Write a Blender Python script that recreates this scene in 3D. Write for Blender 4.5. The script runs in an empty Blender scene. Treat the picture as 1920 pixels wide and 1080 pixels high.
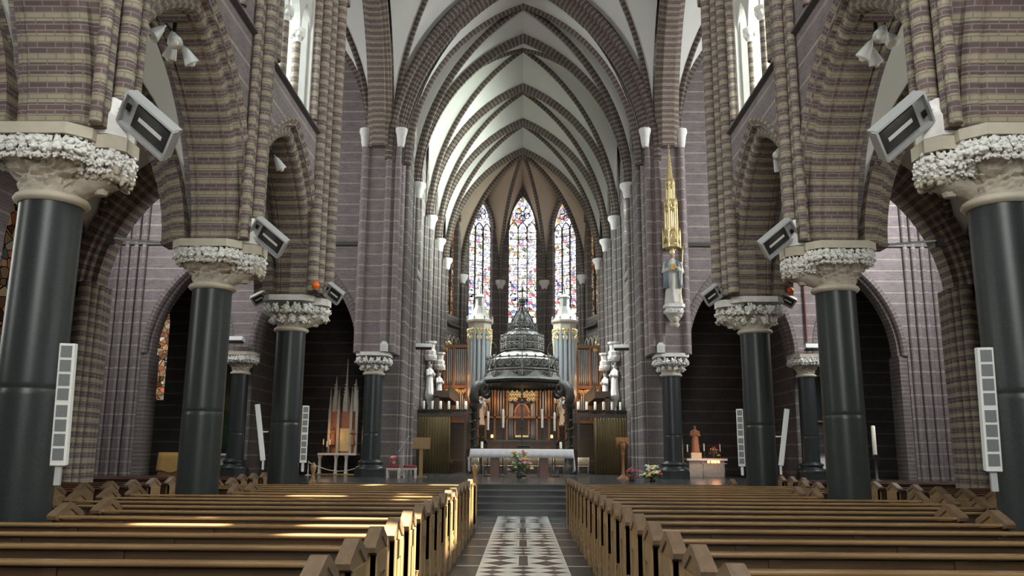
import bpy, math, random
from mathutils import Vector, Matrix
from mathutils.geometry import tessellate_polygon
R = math.radians; PI = math.pi
random.seed(7)
SC = bpy.context.scene
COL = SC.collection

# ------------------------------------------------------------------ camera, world, sun, exposure
def look():
    p, y, r = R(11.24), R(0.73), R(0.35)
    f = Vector((-math.sin(y)*math.cos(p), math.cos(y)*math.cos(p), math.sin(p)))
    right = Vector((math.cos(y), math.sin(y), 0)); up = right.cross(f)
    rr = right*math.cos(r) + up*math.sin(r); uu = up*math.cos(r) - right*math.sin(r)
    return Matrix((rr, uu, -f)).transposed()
cd = bpy.data.cameras.new('camera'); cam = bpy.data.objects.new('camera', cd); COL.objects.link(cam)
cd.sensor_width = 36; cd.lens = 36*1560/1920; cd.clip_start = .05; cd.clip_end = 300
cam.matrix_world = Matrix.Translation((0, 0, 1.65)) @ look().to_4x4()
SC.camera = cam
SC.view_settings.view_transform = 'Standard'; SC.view_settings.look = 'None'
SC.view_settings.gamma = 1; SC.view_settings.exposure = 0.0
SC.cycles.max_bounces = 8; SC.cycles.diffuse_bounces = 5; SC.cycles.glossy_bounces = 3
SC.cycles.transparent_max_bounces = 8; SC.cycles.sample_clamp_indirect = 4; SC.cycles.use_denoising = True
w = bpy.data.worlds.new('sky'); SC.world = w; w.use_nodes = True
w.node_tree.nodes['Background'].inputs[0].default_value = (.75, .85, 1, 1)
w.node_tree.nodes['Background'].inputs[1].default_value = 1.0

SUN_DIR = Vector((-8.0, 1.2, -12.1))
sd = bpy.data.lights.new('sun', 'SUN'); sd.energy = 75; sd.angle = R(.6); sd.color = (1, .9, .72)
so = bpy.data.objects.new('sun', sd); COL.objects.link(so)
so.rotation_euler = SUN_DIR.to_track_quat('-Z', 'Y').to_euler(); so.location = (25, 10, 30)

def area(x, y, z, tx, ty, tz, sx, sy, power, col=(1, 1, 1), spread=180):
    """area light standing in for window daylight, outside the panes or just inside the glass"""
    d = bpy.data.lights.new('window_daylight_fill', 'AREA'); d.shape = 'RECTANGLE'; d.size = sx; d.size_y = sy
    d.energy = power; d.color = col; d.spread = R(spread)
    o = bpy.data.objects.new('window_daylight_fill', d); COL.objects.link(o); o.location = (x, y, z)
    o.rotation_euler = (Vector((tx, ty, tz)) - Vector((x, y, z))).to_track_quat('-Z', 'Y').to_euler()
    return o
COOL = (.93, 1, .97)
NAVE_BAYS = (1.55, 6.65, 11.75, 16.85)
for s in (-1, 1):
    for yc in NAVE_BAYS:                                              # nave clerestory
        area(s*9.5, yc, 15.5, s*3, yc, 9, 3, 5, 1800 if s < 0 else 2700, COOL)
    for yc in (6.65, 11.75):                                          # aisle windows
        area(s*11.6, yc, 5.2, s*8, yc, 4, 1.6, 3.4, 130, (1, .95, .88))
    area(s*16.1, 25, 10.3, 0, 26.5, 4, 4, 8.5, 1300 if s < 0 else 2700, (.97, 1, 1))      # transept end windows, lamps just inside the opaque glass
    for yc in (35.6, 40, 44.4):                                       # added fills inside the choir clerestory glass, aimed at vault, floor and wall
        if s > 0: area(4.98, yc, 12.4, -4.2, yc, 14.8, 1.6, 5, 850, (.9, 1, .9), 80)
        area(s*4.95, yc, 12, -s*1.5, yc-.5, 1.5, 1.6, 4, 480, (.95, 1, .97), 75)
        if s < 0: area(-4.98, yc, 12.4, 4.2, yc+.3, 8, 1.6, 5, 260, (.92, 1, .97), 80)
area(0, -7.4, 9.5, 0, 8, 5, 7, 11, 2600, (1, .98, .95))               # frontal fill through the added west window, out of view

# ------------------------------------------------------------------ helpers
class MB:
    def __init__(s): s.v = []; s.f = []; s.uv = []; s.sm = []
    def add(s, verts, faces, uvs=None, smooth=False):
        o = len(s.v); s.v += [tuple(p) for p in verts]
        for i, f in enumerate(faces):
            s.f.append([a+o for a in f]); s.uv.append(uvs[i] if uvs else None); s.sm.append(smooth)
        return s
    def box(s, x0, x1, y0, y1, z0, z1):
        v = [(x, y, z) for z in (z0, z1) for y in (y0, y1) for x in (x0, x1)]
        return s.add(v, [(0, 2, 3, 1), (4, 5, 7, 6), (0, 1, 5, 4), (2, 6, 7, 3), (0, 4, 6, 2), (1, 3, 7, 5)])
    def cbox(s, c, d, rot=None):
        v = []
        for z in (-.5, .5):
            for y in (-.5, .5):
                for x in (-.5, .5):
                    p = Vector((x*d[0], y*d[1], z*d[2]))
                    if rot is not None: p = rot @ p
                    v.append(p + Vector(c))
        return s.add(v, [(0, 2, 3, 1), (4, 5, 7, 6), (0, 1, 5, 4), (2, 6, 7, 3), (0, 4, 6, 2), (1, 3, 7, 5)])
    def lathe(s, prof, c=(0, 0, 0), n=24, smooth=True, a0=0, sq=None):
        """prof: (r, z) from bottom to top"""
        v = []; f = []; uv = []; m = len(prof)
        L = [0]
        for i in range(1, m): L.append(L[-1] + math.hypot(prof[i][0]-prof[i-1][0], prof[i][1]-prof[i-1][1]))
        for j in range(n):
            a = a0 + 2*PI*j/n
            for r, z in prof: v.append((c[0]+r*math.cos(a), c[1]+r*math.sin(a), c[2]+z))
        for j in range(n):
            k = (j+1) % n
            for i in range(m-1):
                f.append((j*m+i, k*m+i, k*m+i+1, j*m+i+1))
                rr = max(prof[i][0], .05); u0 = 2*PI*j/n*rr; u1 = 2*PI*(j+1)/n*rr
                uv.append([(u0, c[2]+prof[i][1]), (u1, c[2]+prof[i][1]), (u1, c[2]+prof[i+1][1]), (u0, c[2]+prof[i+1][1])])
        s.add(v, f, uv, smooth)
        if prof[0][0] > 1e-4: s.add([v[j*m] for j in range(n)], [tuple(range(n-1, -1, -1))])
        if prof[-1][0] > 1e-4: s.add([v[j*m+m-1] for j in range(n)], [tuple(range(n))])
        return s
    def cyl(s, p0, p1, r0, r1=None, n=12, smooth=True):
        r1 = r0 if r1 is None else r1
        p0 = Vector(p0); p1 = Vector(p1); t = (p1-p0).normalized()
        a = t.orthogonal().normalized(); b = t.cross(a); v = []
        for p, r in ((p0, r0), (p1, r1)):
            for j in range(n):
                q = 2*PI*j/n; v.append(p + a*r*math.cos(q) + b*r*math.sin(q))
        h = (p1-p0).length; f = []; uv = []
        for j in range(n):
            k = (j+1) % n; f.append((j, k, n+k, n+j))
            u0, u1 = 2*PI*r0*j/n, 2*PI*r0*(j+1)/n
            z0, z1 = (p0.z, p1.z) if abs(t.z) > .9 else (0, h)
            uv.append([(u0, z0), (u1, z0), (u1, z1), (u0, z1)])
        s.add(v, f, uv, smooth)
        s.add(v[:n], [tuple(range(n-1, -1, -1))]); s.add(v[n:], [tuple(range(n))])
        return s
    def tube(s, pts, rad, n=8, smooth=True):
        pts = [Vector(p) for p in pts]; rs = rad if isinstance(rad, (list, tuple)) else [rad]*len(pts)
        v = []; up = None; m = len(pts)
        for i, p in enumerate(pts):
            t = (pts[min(i+1, m-1)] - pts[max(i-1, 0)]).normalized()
            if up is None: up = t.orthogonal().normalized()
            up = (up - t*up.dot(t)).normalized(); b = t.cross(up)
            for j in range(n):
                q = 2*PI*j/n; v.append(p + up*rs[i]*math.cos(q) + b*rs[i]*math.sin(q))
        f = [(i*n+j, i*n+(j+1) % n, (i+1)*n+(j+1) % n, (i+1)*n+j) for i in range(m-1) for j in range(n)]
        f += [tuple(range(n-1, -1, -1)), tuple((m-1)*n+j for j in range(n))]
        return s.add(v, f, None, smooth)
    def ball(s, c, r, n=10, m=7, jit=0, rot=None):
        rx, ry, rz = r if isinstance(r, (tuple, list)) else (r, r, r)
        v = [(0, 0, -1)]; f = []
        for i in range(1, m):
            ph = -PI/2 + PI*i/m
            for j in range(n): v.append((math.cos(ph)*math.cos(2*PI*j/n), math.cos(ph)*math.sin(2*PI*j/n), math.sin(ph)))
        v.append((0, 0, 1)); top = len(v)-1
        for j in range(n): f.append((0, 1+(j+1) % n, 1+j))
        for i in range(m-2):
            for j in range(n): f.append((1+i*n+j, 1+i*n+(j+1) % n, 1+(i+1)*n+(j+1) % n, 1+(i+1)*n+j))
        for j in range(n): f.append((1+(m-2)*n+j, 1+(m-2)*n+(j+1) % n, top))
        out = []
        for p in v:
            k = 1 + (random.uniform(-jit, jit) if jit else 0)
            q = Vector((p[0]*rx*k, p[1]*ry*k, p[2]*rz*k))
            if rot is not None: q = rot @ q
            out.append(q + Vector(c))
        return s.add(out, f, None, True)
    def sweep(s, prof, pts, side, vals=None, smooth=False, closed=True, caps=True):
        """prof (w, r): w along side, r along the outward normal; pts a 3-D path"""
        pts = [Vector(p) for p in pts]; side = Vector(side).normalized(); m = len(pts); k = len(prof)
        segs = [(pts[i+1]-pts[i]).normalized() for i in range(m-1)]; v = []; L = [0]
        ns = [g.cross(side).normalized() for g in segs]
        ref = sum(ns, Vector())
        if ref.z < 0: ns = [-n for n in ns]
        for i in range(m):
            a = ns[max(i-1, 0)]; b = ns[min(i, m-2)]; n = (a+b).normalized(); sc = 1/max(n.dot(a), .3)
            for (wv, r) in prof: v.append(pts[i] + side*wv + n*r*sc)
            if i: L.append(L[-1] + (pts[i]-pts[i-1]).length)
        P = [0]
        for i in range(1, k): P.append(P[-1] + math.hypot(prof[i][0]-prof[i-1][0], prof[i][1]-prof[i-1][1]))
        P.append(P[-1] + math.hypot(prof[0][0]-prof[-1][0], prof[0][1]-prof[-1][1]))
        f = []; uv = []; z0 = pts[0].z
        for i in range(m-1):
            for j in range(k if closed else k-1):
                q = (j+1) % k; f.append((i*k+j, i*k+q, (i+1)*k+q, (i+1)*k+j))
                uv.append([(P[j], z0+L[i]), (P[j+1], z0+L[i]), (P[j+1], z0+L[i+1]), (P[j], z0+L[i+1])])
        s.add(v, f, uv, smooth)
        if closed and caps: s.add(v[:k], [tuple(range(k))]); s.add(v[-k:], [tuple(range(k-1, -1, -1))])
        return s
    def panel(s, outer, holes, plane, d0, d1, rim=True, uvoff=(0, 0)):
        """flat wall with holes; plane 'x' (u=y, v=z at x=d), 'y' (u=x, v=z) or 'z'; thick from d0 to d1"""
        loops = [outer] + list(holes)
        flat = [p for l in loops for p in l]
        tris = tessellate_polygon([[Vector((p[0], p[1], 0)) for p in l] for l in loops])
        def P(p, d): return (d, p[0], p[1]) if plane == 'x' else (p[0], d, p[1]) if plane == 'y' else (p[0], p[1], d)
        uvt = [[(flat[i][0]+uvoff[0], flat[i][1]+uvoff[1]) for i in t] for t in tris]
        s.add([P(p, d0) for p in flat], tris, uvt)
        if d1 is not None:
            s.add([P(p, d1) for p in flat], tris, uvt)
            if rim:
                for l in loops:
                    n = len(l); L = 0
                    for i in range(n):
                        a, b = l[i], l[(i+1) % n]; e = math.hypot(a[0]-b[0], a[1]-b[1])
                        vert = abs(b[1]-a[1]) > .25*e
                        va, vb = (a[1], b[1]) if vert else (L, L+e)
                        s.add([P(a, d0), P(b, d0), P(b, d1), P(a, d1)], [(0, 1, 2, 3)], [[(d0, va), (d0, vb), (d1, vb), (d1, va)]])
                        L += e
        return s
    def prism(s, poly, plane, d0, d1): return s.panel(poly, [], plane, d0, d1)
    def build(s, name, mat, parent=None, kind=None, bevel=0, loc=None, smooth_angle=None):
        me = bpy.data.meshes.new(name); me.from_pydata(s.v, [], s.f)
        ul = me.uv_layers.new(name='UVMap'); li = 0; data = []
        for i, f in enumerate(s.f):
            u = s.uv[i]
            if u is None:
                a = Vector(s.v[f[0]]); nrm = Vector()
                for q in range(1, len(f)-1): nrm += (Vector(s.v[f[q]])-a).cross(Vector(s.v[f[q+1]])-a)
                n = [abs(c) for c in nrm]
                if n[2] >= n[0] and n[2] >= n[1]: u = [(s.v[q][0], s.v[q][1]) for q in f]
                elif n[0] >= n[1]: u = [(s.v[q][1], s.v[q][2]) for q in f]
                else: u = [(s.v[q][0], s.v[q][2]) for q in f]
            for q in u: data += [q[0], q[1]]
        ul.data.foreach_set('uv', data)
        me.polygons.foreach_set('use_smooth', s.sm)
        me.update()
        if mat: me.materials.append(mat)
        o = bpy.data.objects.new(name, me); COL.objects.link(o)
        if parent is not None: o.parent = parent
        if kind: o['kind'] = kind
        if loc: o.location = loc
        if bevel:
            b = o.modifiers.new('edge', 'BEVEL'); b.width = bevel; b.segments = 2; b.limit_method = 'ANGLE'
        return o

def thing(name, label, cat, loc=(0, 0, 0), rotz=0, group=None):
    o = bpy.data.objects.new(name, None); COL.objects.link(o); o.empty_display_size = .1
    o.location = loc; o.rotation_euler = (0, 0, rotz); o['label'] = label; o['category'] = cat; o['kind'] = 'thing'
    if group: o['group'] = group
    return o
def tag(o, label, cat, group=None):
    o['label'] = label; o['category'] = cat; o['kind'] = 'thing'
    if group: o['group'] = group
    return o
def struct(name, mb, mat, parent=None, **k): return mb.build(name, mat, parent, None if parent else 'structure', **k)
KIDS = {}
def dup(root, loc, rotz=0, label=None, group=None, scale=None):
    kids = KIDS.get(root.name)
    if kids is None:
        kids = [(c, list(c.children)) for c in root.children]; KIDS[root.name] = kids
    r = root.copy(); COL.objects.link(r); r.location = loc; r.rotation_euler = (0, 0, rotz)
    if scale: r.scale = scale
    if label: r['label'] = label
    if group: r['group'] = group
    for c, gs in kids:
        d = c.copy(); COL.objects.link(d); d.parent = r
        for g in gs:
            e = g.copy(); COL.objects.link(e); e.parent = d
    return r
def arc(u, L, h):
    """distance from the springer and height at fraction u of the rise"""
    u = min(u, 1); z = h*u
    if h >= L:
        r = (L*L+h*h)/(2*L); return r - math.sqrt(max(r*r-z*z, 0)), z
    return L*(1-math.sqrt(max(1-u*u, 0))), z
US = [math.sin(PI/2*i/14)*.35 + .65*(i/14) for i in range(15)]
def parch(a, h, n=12):
    """pointed arch from (-a, 0) over (0, h) to (a, 0)"""
    l = []
    for i in range(n+1):
        d, z = arc(math.sin(PI/2*i/n)*.4+.6*i/n, a, h); l.append((-a+d, z))
    return l + [(-x, z) for x, z in reversed(l[:-1])]
def hole(c, a, z0, zs, h, n=10):
    """pointed window outline, from its lower right corner round"""
    return [(c+a, z0)] + [(c-x, zs+z) for x, z in parch(a, h, n)] + [(c-a, z0)]

# ------------------------------------------------------------------ materials
def nmat(name):
    m = bpy.data.materials.new(name); m.use_nodes = True; nt = m.node_tree
    return m, nt, nt.nodes['Principled BSDF']
def N(nt, t, **k):
    n = nt.nodes.new(t)
    for a, b in k.items(): setattr(n, a, b)
    return n
def mix(nt, fac, a, b, mode='MIX'):
    n = N(nt, 'ShaderNodeMix', data_type='RGBA', blend_type=mode)
    for i, v in ((0, fac), (6, a), (7, b)):
        if hasattr(v, 'is_output'): nt.links.new(v, n.inputs[i])
        elif i == 0: n.inputs[0].default_value = v
        else: n.inputs[i].default_value = (*v, 1)
    return n.outputs[2]
def math_n(nt, op, a, b=0):
    n = N(nt, 'ShaderNodeMath', operation=op)
    for i, v in enumerate((a, b)):
        if hasattr(v, 'is_output'): nt.links.new(v, n.inputs[i])
        else: n.inputs[i].default_value = v
    return n.outputs[0]
def plain(name, col, rough=.6, metal=0, noise=0, scale=8, bump=0, coord='Object', spec=None):
    m, nt, b = nmat(name); b.inputs['Roughness'].default_value = rough; b.inputs['Metallic'].default_value = metal
    if spec is not None: b.inputs['Specular IOR Level'].default_value = spec
    if noise or bump:
        tc = N(nt, 'ShaderNodeTexCoord'); nz = N(nt, 'ShaderNodeTexNoise'); nz.inputs['Scale'].default_value = scale; nz.inputs['Detail'].default_value = 5
        nt.links.new(tc.outputs[coord], nz.inputs['Vector'])
        lo = tuple(c*(1-noise) for c in col); hi = tuple(min(1, c*(1+noise)) for c in col)
        nt.links.new(mix(nt, nz.outputs[0], lo, hi), b.inputs['Base Color'])
        if bump:
            bp = N(nt, 'ShaderNodeBump'); bp.inputs['Strength'].default_value = bump; bp.inputs['Distance'].default_value = .02
            nt.links.new(nz.outputs[0], bp.inputs['Height']); nt.links.new(bp.outputs[0], b.inputs['Normal'])
    else: b.inputs['Base Color'].default_value = (*col, 1)
    return m
def brick(name, c1, c2, mortar, stripe, period, duty, mort=.008, off=0.0):
    m, nt, b = nmat(name); b.inputs['Roughness'].default_value = .75
    uv = N(nt, 'ShaderNodeUVMap'); br = N(nt, 'ShaderNodeTexBrick'); br.offset = .5
    for k, v in (('Scale', 1), ('Brick Width', .21), ('Row Height', .065), ('Mortar Size', mort), ('Mortar Smooth', .3), ('Bias', 0)): br.inputs[k].default_value = v
    br.inputs['Color1'].default_value = (*c1, 1); br.inputs['Color2'].default_value = (*c2, 1); br.inputs['Mortar'].default_value = (*mortar, 1)
    nt.links.new(uv.outputs[0], br.inputs['Vector'])
    sp = N(nt, 'ShaderNodeSeparateXYZ'); nt.links.new(uv.outputs[0], sp.inputs[0])
    fr = math_n(nt, 'FRACT', math_n(nt, 'ADD', math_n(nt, 'DIVIDE', sp.outputs[1], period), off+100))
    mask = math_n(nt, 'LESS_THAN', fr, duty)
    nz = N(nt, 'ShaderNodeTexNoise'); nz.inputs['Scale'].default_value = 2.2; nz.inputs['Detail'].default_value = 6
    nt.links.new(uv.outputs[0], nz.inputs['Vector'])
    sc = mix(nt, .82, br.outputs['Color'], stripe)
    mo = mix(nt, br.outputs['Fac'], sc, tuple(x*.8 for x in mortar))
    col = mix(nt, mask, br.outputs['Color'], mo)
    dirt = mix(nt, nz.outputs[0], (.62, .62, .62), (1.35, 1.3, 1.3))
    nt.links.new(mix(nt, 1.0, col, dirt, 'MULTIPLY'), b.inputs['Base Color'])
    bp = N(nt, 'ShaderNodeBump'); bp.inputs['Strength'].default_value = .35; bp.inputs['Distance'].default_value = .01; bp.invert = True
    nt.links.new(br.outputs['Fac'], bp.inputs['Height']); nt.links.new(bp.outputs[0], b.inputs['Normal'])
    return m
M = {}
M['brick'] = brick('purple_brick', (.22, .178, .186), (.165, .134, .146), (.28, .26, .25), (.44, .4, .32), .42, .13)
M['band'] = brick('banded_brick', (.155, .102, .1), (.11, .076, .08), (.24, .215, .185), (.37, .335, .225), .23, .42)
M['archbrick'] = brick('arch_brick', (.15, .118, .12), (.11, .088, .095), (.22, .2, .19), (.27, .24, .2), .15, .35)
M['ribbrick'] = brick('rib_brick', (.11, .08, .076), (.08, .06, .06), (.12, .1, .09), (.3, .27, .2), .2, .4)
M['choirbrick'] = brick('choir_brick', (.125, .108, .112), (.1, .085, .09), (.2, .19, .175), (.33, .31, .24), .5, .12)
M['plaster'] = plain('vault_plaster', (.70, .70, .655), .85, 0, .05, 1.5)
M['apseplaster'] = plain('apse_plaster', (.62, .52, .41), .85, 0, .06, 1.2)
M['windowstone'] = plain('window_stone', (.5, .49, .465), .8, 0, .12, 6)
M['white'] = plain('white_stone', (.78, .765, .735), .8, 0, .2, 9, .5)
M['stone'] = plain('pale_stone', (.5, .46, .39), .8, 0, .3, 12, .6)
M['slate'] = plain('slate_sill', (.075, .068, .07), .5, 0, .2, 6)
def granite():
    m, nt, b = nmat('black_granite'); b.inputs['Roughness'].default_value = .34; b.inputs['Specular IOR Level'].default_value = .36
    tc = N(nt, 'ShaderNodeTexCoord'); v = N(nt, 'ShaderNodeTexVoronoi'); v.inputs['Scale'].default_value = 70
    nt.links.new(tc.outputs['Object'], v.inputs['Vector'])
    n2 = N(nt, 'ShaderNodeTexNoise'); n2.inputs['Scale'].default_value = 2.2; nt.links.new(tc.outputs['Object'], n2.inputs['Vector'])
    a = mix(nt, v.outputs['Color'], (.012, .015, .016), (.035, .042, .042))
    nt.links.new(mix(nt, n2.outputs[0], a, (.03, .034, .034)), b.inputs['Base Color'])
    return m
M['granite'] = granite()
def pane(name, col, emit):
    m, nt, b = nmat(name); out = nt.nodes['Material Output']; nt.nodes.remove(b)
    e = N(nt, 'ShaderNodeEmission'); e.inputs[0].default_value = (*col, 1); e.inputs[1].default_value = emit
    t = N(nt, 'ShaderNodeBsdfTransparent'); t.inputs[0].default_value = (.85, .88, .85, 1)
    a = N(nt, 'ShaderNodeAddShader'); nt.links.new(e.outputs[0], a.inputs[0]); nt.links.new(t.outputs[0], a.inputs[1]); nt.links.new(a.outputs[0], out.inputs[0])
    return m
M['pane'] = pane('leaded_glass', (.75, .9, .85), .35)
def stained(name, strength, sat, scale=5.0, warm=0):
    """small coloured quarries with dark leading, lit from behind by the sky"""
    m, nt, b = nmat(name); out = nt.nodes['Material Output']; nt.nodes.remove(b)
    uv = N(nt, 'ShaderNodeUVMap'); v = N(nt, 'ShaderNodeTexVoronoi'); v.inputs['Scale'].default_value = scale
    nt.links.new(uv.outputs[0], v.inputs['Vector'])
    v2 = N(nt, 'ShaderNodeTexVoronoi', feature='DISTANCE_TO_EDGE'); v2.inputs['Scale'].default_value = scale; nt.links.new(uv.outputs[0], v2.inputs['Vector'])
    sp = N(nt, 'ShaderNodeSeparateColor'); nt.links.new(v.outputs['Color'], sp.inputs[0])
    r = N(nt, 'ShaderNodeValToRGB'); r.color_ramp.interpolation = 'CONSTANT'
    stops = [(0, (1, .96, 1)), (.24, (.95, .84, .8)), (.34, (.75, .72, .95)), (.42, (.95, .9, .72)), (.55, (1, .98, 1)), (.78, (.7, .16, .2)), (.83, (.25, .3, .62)), (.88, (.75, .45, .1)), (.92, (.4, .5, .3)), (.95, (.85, .5, .7))]
    if warm: stops = [(0, (.5, .3, .15)), (.25, (.7, .55, .3)), (.4, (.35, .15, .08)), (.55, (.75, .65, .5)), (.65, (.6, .2, .1)), (.8, (.3, .3, .28)), (.9, (.8, .5, .25))]
    while len(r.color_ramp.elements) < len(stops): r.color_ramp.elements.new(.5)
    for e, (p, c) in zip(r.color_ramp.elements, stops): e.position = p; e.color = (*c, 1)
    nt.links.new(sp.outputs[0], r.inputs[0])
    lum = math_n(nt, 'ADD', math_n(nt, 'MULTIPLY', sp.outputs[1], 1.1), .25)
    edge = math_n(nt, 'GREATER_THAN', v2.outputs['Distance'], .045)
    e = N(nt, 'ShaderNodeEmission'); nt.links.new(r.outputs[0], e.inputs[0])
    nt.links.new(math_n(nt, 'MULTIPLY', math_n(nt, 'MULTIPLY', lum, edge), strength), e.inputs[1]); nt.links.new(e.outputs[0], out.inputs[0])
    return m
M['stained'] = stained('stained_glass', 2.4, 1, 5.5)
M['stainedwarm'] = stained('stained_glass_warm', .75, 1, 5, 1)
M['staineddim'] = stained('stained_glass_dim', .16, 1, 5, 1)
M['skyglass'] = nmat('sun_blocking_glass')[0]  # opaque to keep the sun out of the choir; emission stands in for sky
_b = M['skyglass'].node_tree.nodes['Principled BSDF']; _b.inputs['Base Color'].default_value = (.4, .45, .42, 1); _b.inputs['Emission Color'].default_value = (.75, .9, .85, 1); _b.inputs['Emission Strength'].default_value = .4
M['palestone'] = plain('grey_tower_stone', (.4, .4, .38), .8, 0, .15, 8)
M['lead'] = plain('window_lead', (.03, .03, .032), .6)
def wood(name, c1, c2, rough, axis=0, scale=1.0):
    m, nt, b = nmat(name); b.inputs['Roughness'].default_value = rough
    tc = N(nt, 'ShaderNodeTexCoord'); mp = N(nt, 'ShaderNodeMapping'); s = [14, 14, 14]; s[axis] = .9
    mp.inputs['Scale'].default_value = [q*scale for q in s]; nt.links.new(tc.outputs['Object'], mp.inputs[0])
    nz = N(nt, 'ShaderNodeTexNoise'); nz.inputs['Scale'].default_value = 2; nz.inputs['Detail'].default_value = 6; nt.links.new(mp.outputs[0], nz.inputs['Vector'])
    cr = N(nt, 'ShaderNodeMapRange'); cr.inputs[1].default_value = .3; cr.inputs[2].default_value = .7; nt.links.new(nz.outputs[0], cr.inputs[0])
    nt.links.new(mix(nt, cr.outputs[0], c1, c2), b.inputs['Base Color'])
    return m
M['oak'] = wood('honey_oak', (.2, .115, .052), (.31, .193, .09), .25)
M['oakend'] = wood('honey_oak_end', (.19, .118, .055), (.28, .18, .085), .35, 2)
M['oakcap'] = wood('dark_oak_cap', (.12, .075, .045), (.19, .125, .075), .3, 1)
M['oakdark'] = wood('dark_oak', (.05, .028, .014), (.085, .05, .024), .4)
M['redwood'] = wood('red_brown_wood', (.085, .03, .018), (.13, .05, .028), .3)

# ------------------------------------------------------------------ floor
def floor_mat():
    m, nt, b = nmat('black_and_white_floor'); b.inputs['Roughness'].default_value = .34; b.inputs['Specular IOR Level'].default_value = .4
    tc = N(nt, 'ShaderNodeTexCoord'); sp = N(nt, 'ShaderNodeSeparateXYZ'); nt.links.new(tc.outputs['Object'], sp.inputs[0])
    X, Y = sp.outputs[0], sp.outputs[1]
    def tri(v, per, ph=0):     # 0 at tile centre .. 1 at tile edge
        f = math_n(nt, 'FRACT', math_n(nt, 'ADD', math_n(nt, 'DIVIDE', v, per), 50+ph))
        return math_n(nt, 'MULTIPLY', math_n(nt, 'ABSOLUTE', math_n(nt, 'SUBTRACT', f, .5)), 2)
    ax = math_n(nt, 'ABSOLUTE', math_n(nt, 'SUBTRACT', X, .03))
    # rows 1.3 m deep alternate: two big squares split by a dark strip / three squares of stars
    row = math_n(nt, 'FRACT', math_n(nt, 'ADD', math_n(nt, 'DIVIDE', Y, 2.6), 50))
    isA = math_n(nt, 'LESS_THAN', row, .5)
    def star(tx, ty):          # four-pointed dark star on a white square
        s = math_n(nt, 'ADD', math_n(nt, 'POWER', math_n(nt, 'MAXIMUM', tx, .0001), .8), math_n(nt, 'POWER', math_n(nt, 'MAXIMUM', ty, .0001), .8))
        return math_n(nt, 'GREATER_THAN', s, 1.0)   # 1 = white
    wa = star(tri(math_n(nt, 'SUBTRACT', ax, .07), .58), tri(Y, .65))
    gapA = math_n(nt, 'GREATER_THAN', ax, .07)
    wa = math_n(nt, 'MULTIPLY', wa, gapA)
    wb = star(tri(math_n(nt, 'SUBTRACT', X, .03), .44, .5), tri(Y, .433))
    wAB = math_n(nt, 'ADD', math_n(nt, 'MULTIPLY', wa, isA), math_n(nt, 'MULTIPLY', wb, math_n(nt, 'SUBTRACT', 1, isA)))
    rowline = math_n(nt, 'LESS_THAN', tri(Y, 1.3, .5), .05)
    inner = math_n(nt, 'LESS_THAN', ax, .66)
    wAB = math_n(nt, 'MAXIMUM', wAB, rowline)
    wo = math_n(nt, 'MULTIPLY', rowline, math_n(nt, 'LESS_THAN', ax, 1.0))
    fac = math_n(nt, 'ADD', math_n(nt, 'MULTIPLY', wAB, inner), math_n(nt, 'MULTIPLY', wo, math_n(nt, 'SUBTRACT', 1, inner)))
    nz = N(nt, 'ShaderNodeTexNoise'); nz.inputs['Scale'].default_value = 3; nt.links.new(tc.outputs['Object'], nz.inputs['Vector'])
    dk = mix(nt, nz.outputs[0], (.02, .022, .025), (.05, .053, .056)); lt = mix(nt, nz.outputs[0], (.56, .58, .55), (.72, .73, .7))
    nt.links.new(mix(nt, fac, dk, lt), b.inputs['Base Color'])
    return m
M['floor'] = floor_mat()
M['marble'] = plain('dark_marble', (.05, .052, .056), .2, 0, .5, 2)
M['edgesheen'] = plain('step_edge_sheen', (.13, .14, .145), .3, 0, .4, 1.5)  # sheen of the treads put into the colour as paler edge strips
STEP0 = 23.0; PLAT = .8
struct('floor', MB().box(-16.3, 16.3, -6.6, 23.1, -.3, 0), M['floor'])
fp = MB()
for i in range(5): fp.box(-16.3, 16.3, STEP0+.34*i, 31.5, .16*i, .16*(i+1))
fp.box(-16.3, 16.3, 31.5, 53, 0, PLAT)
pl = struct('floor', fp, M['marble'])
for i in range(5): MB().box(-16.3, 16.3, STEP0+.34*i-.02, STEP0+.34*i+.03, .16*(i+1)-.03, .16*(i+1)+.004).build('step_sheen_strip', M['edgesheen'], pl)

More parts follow.
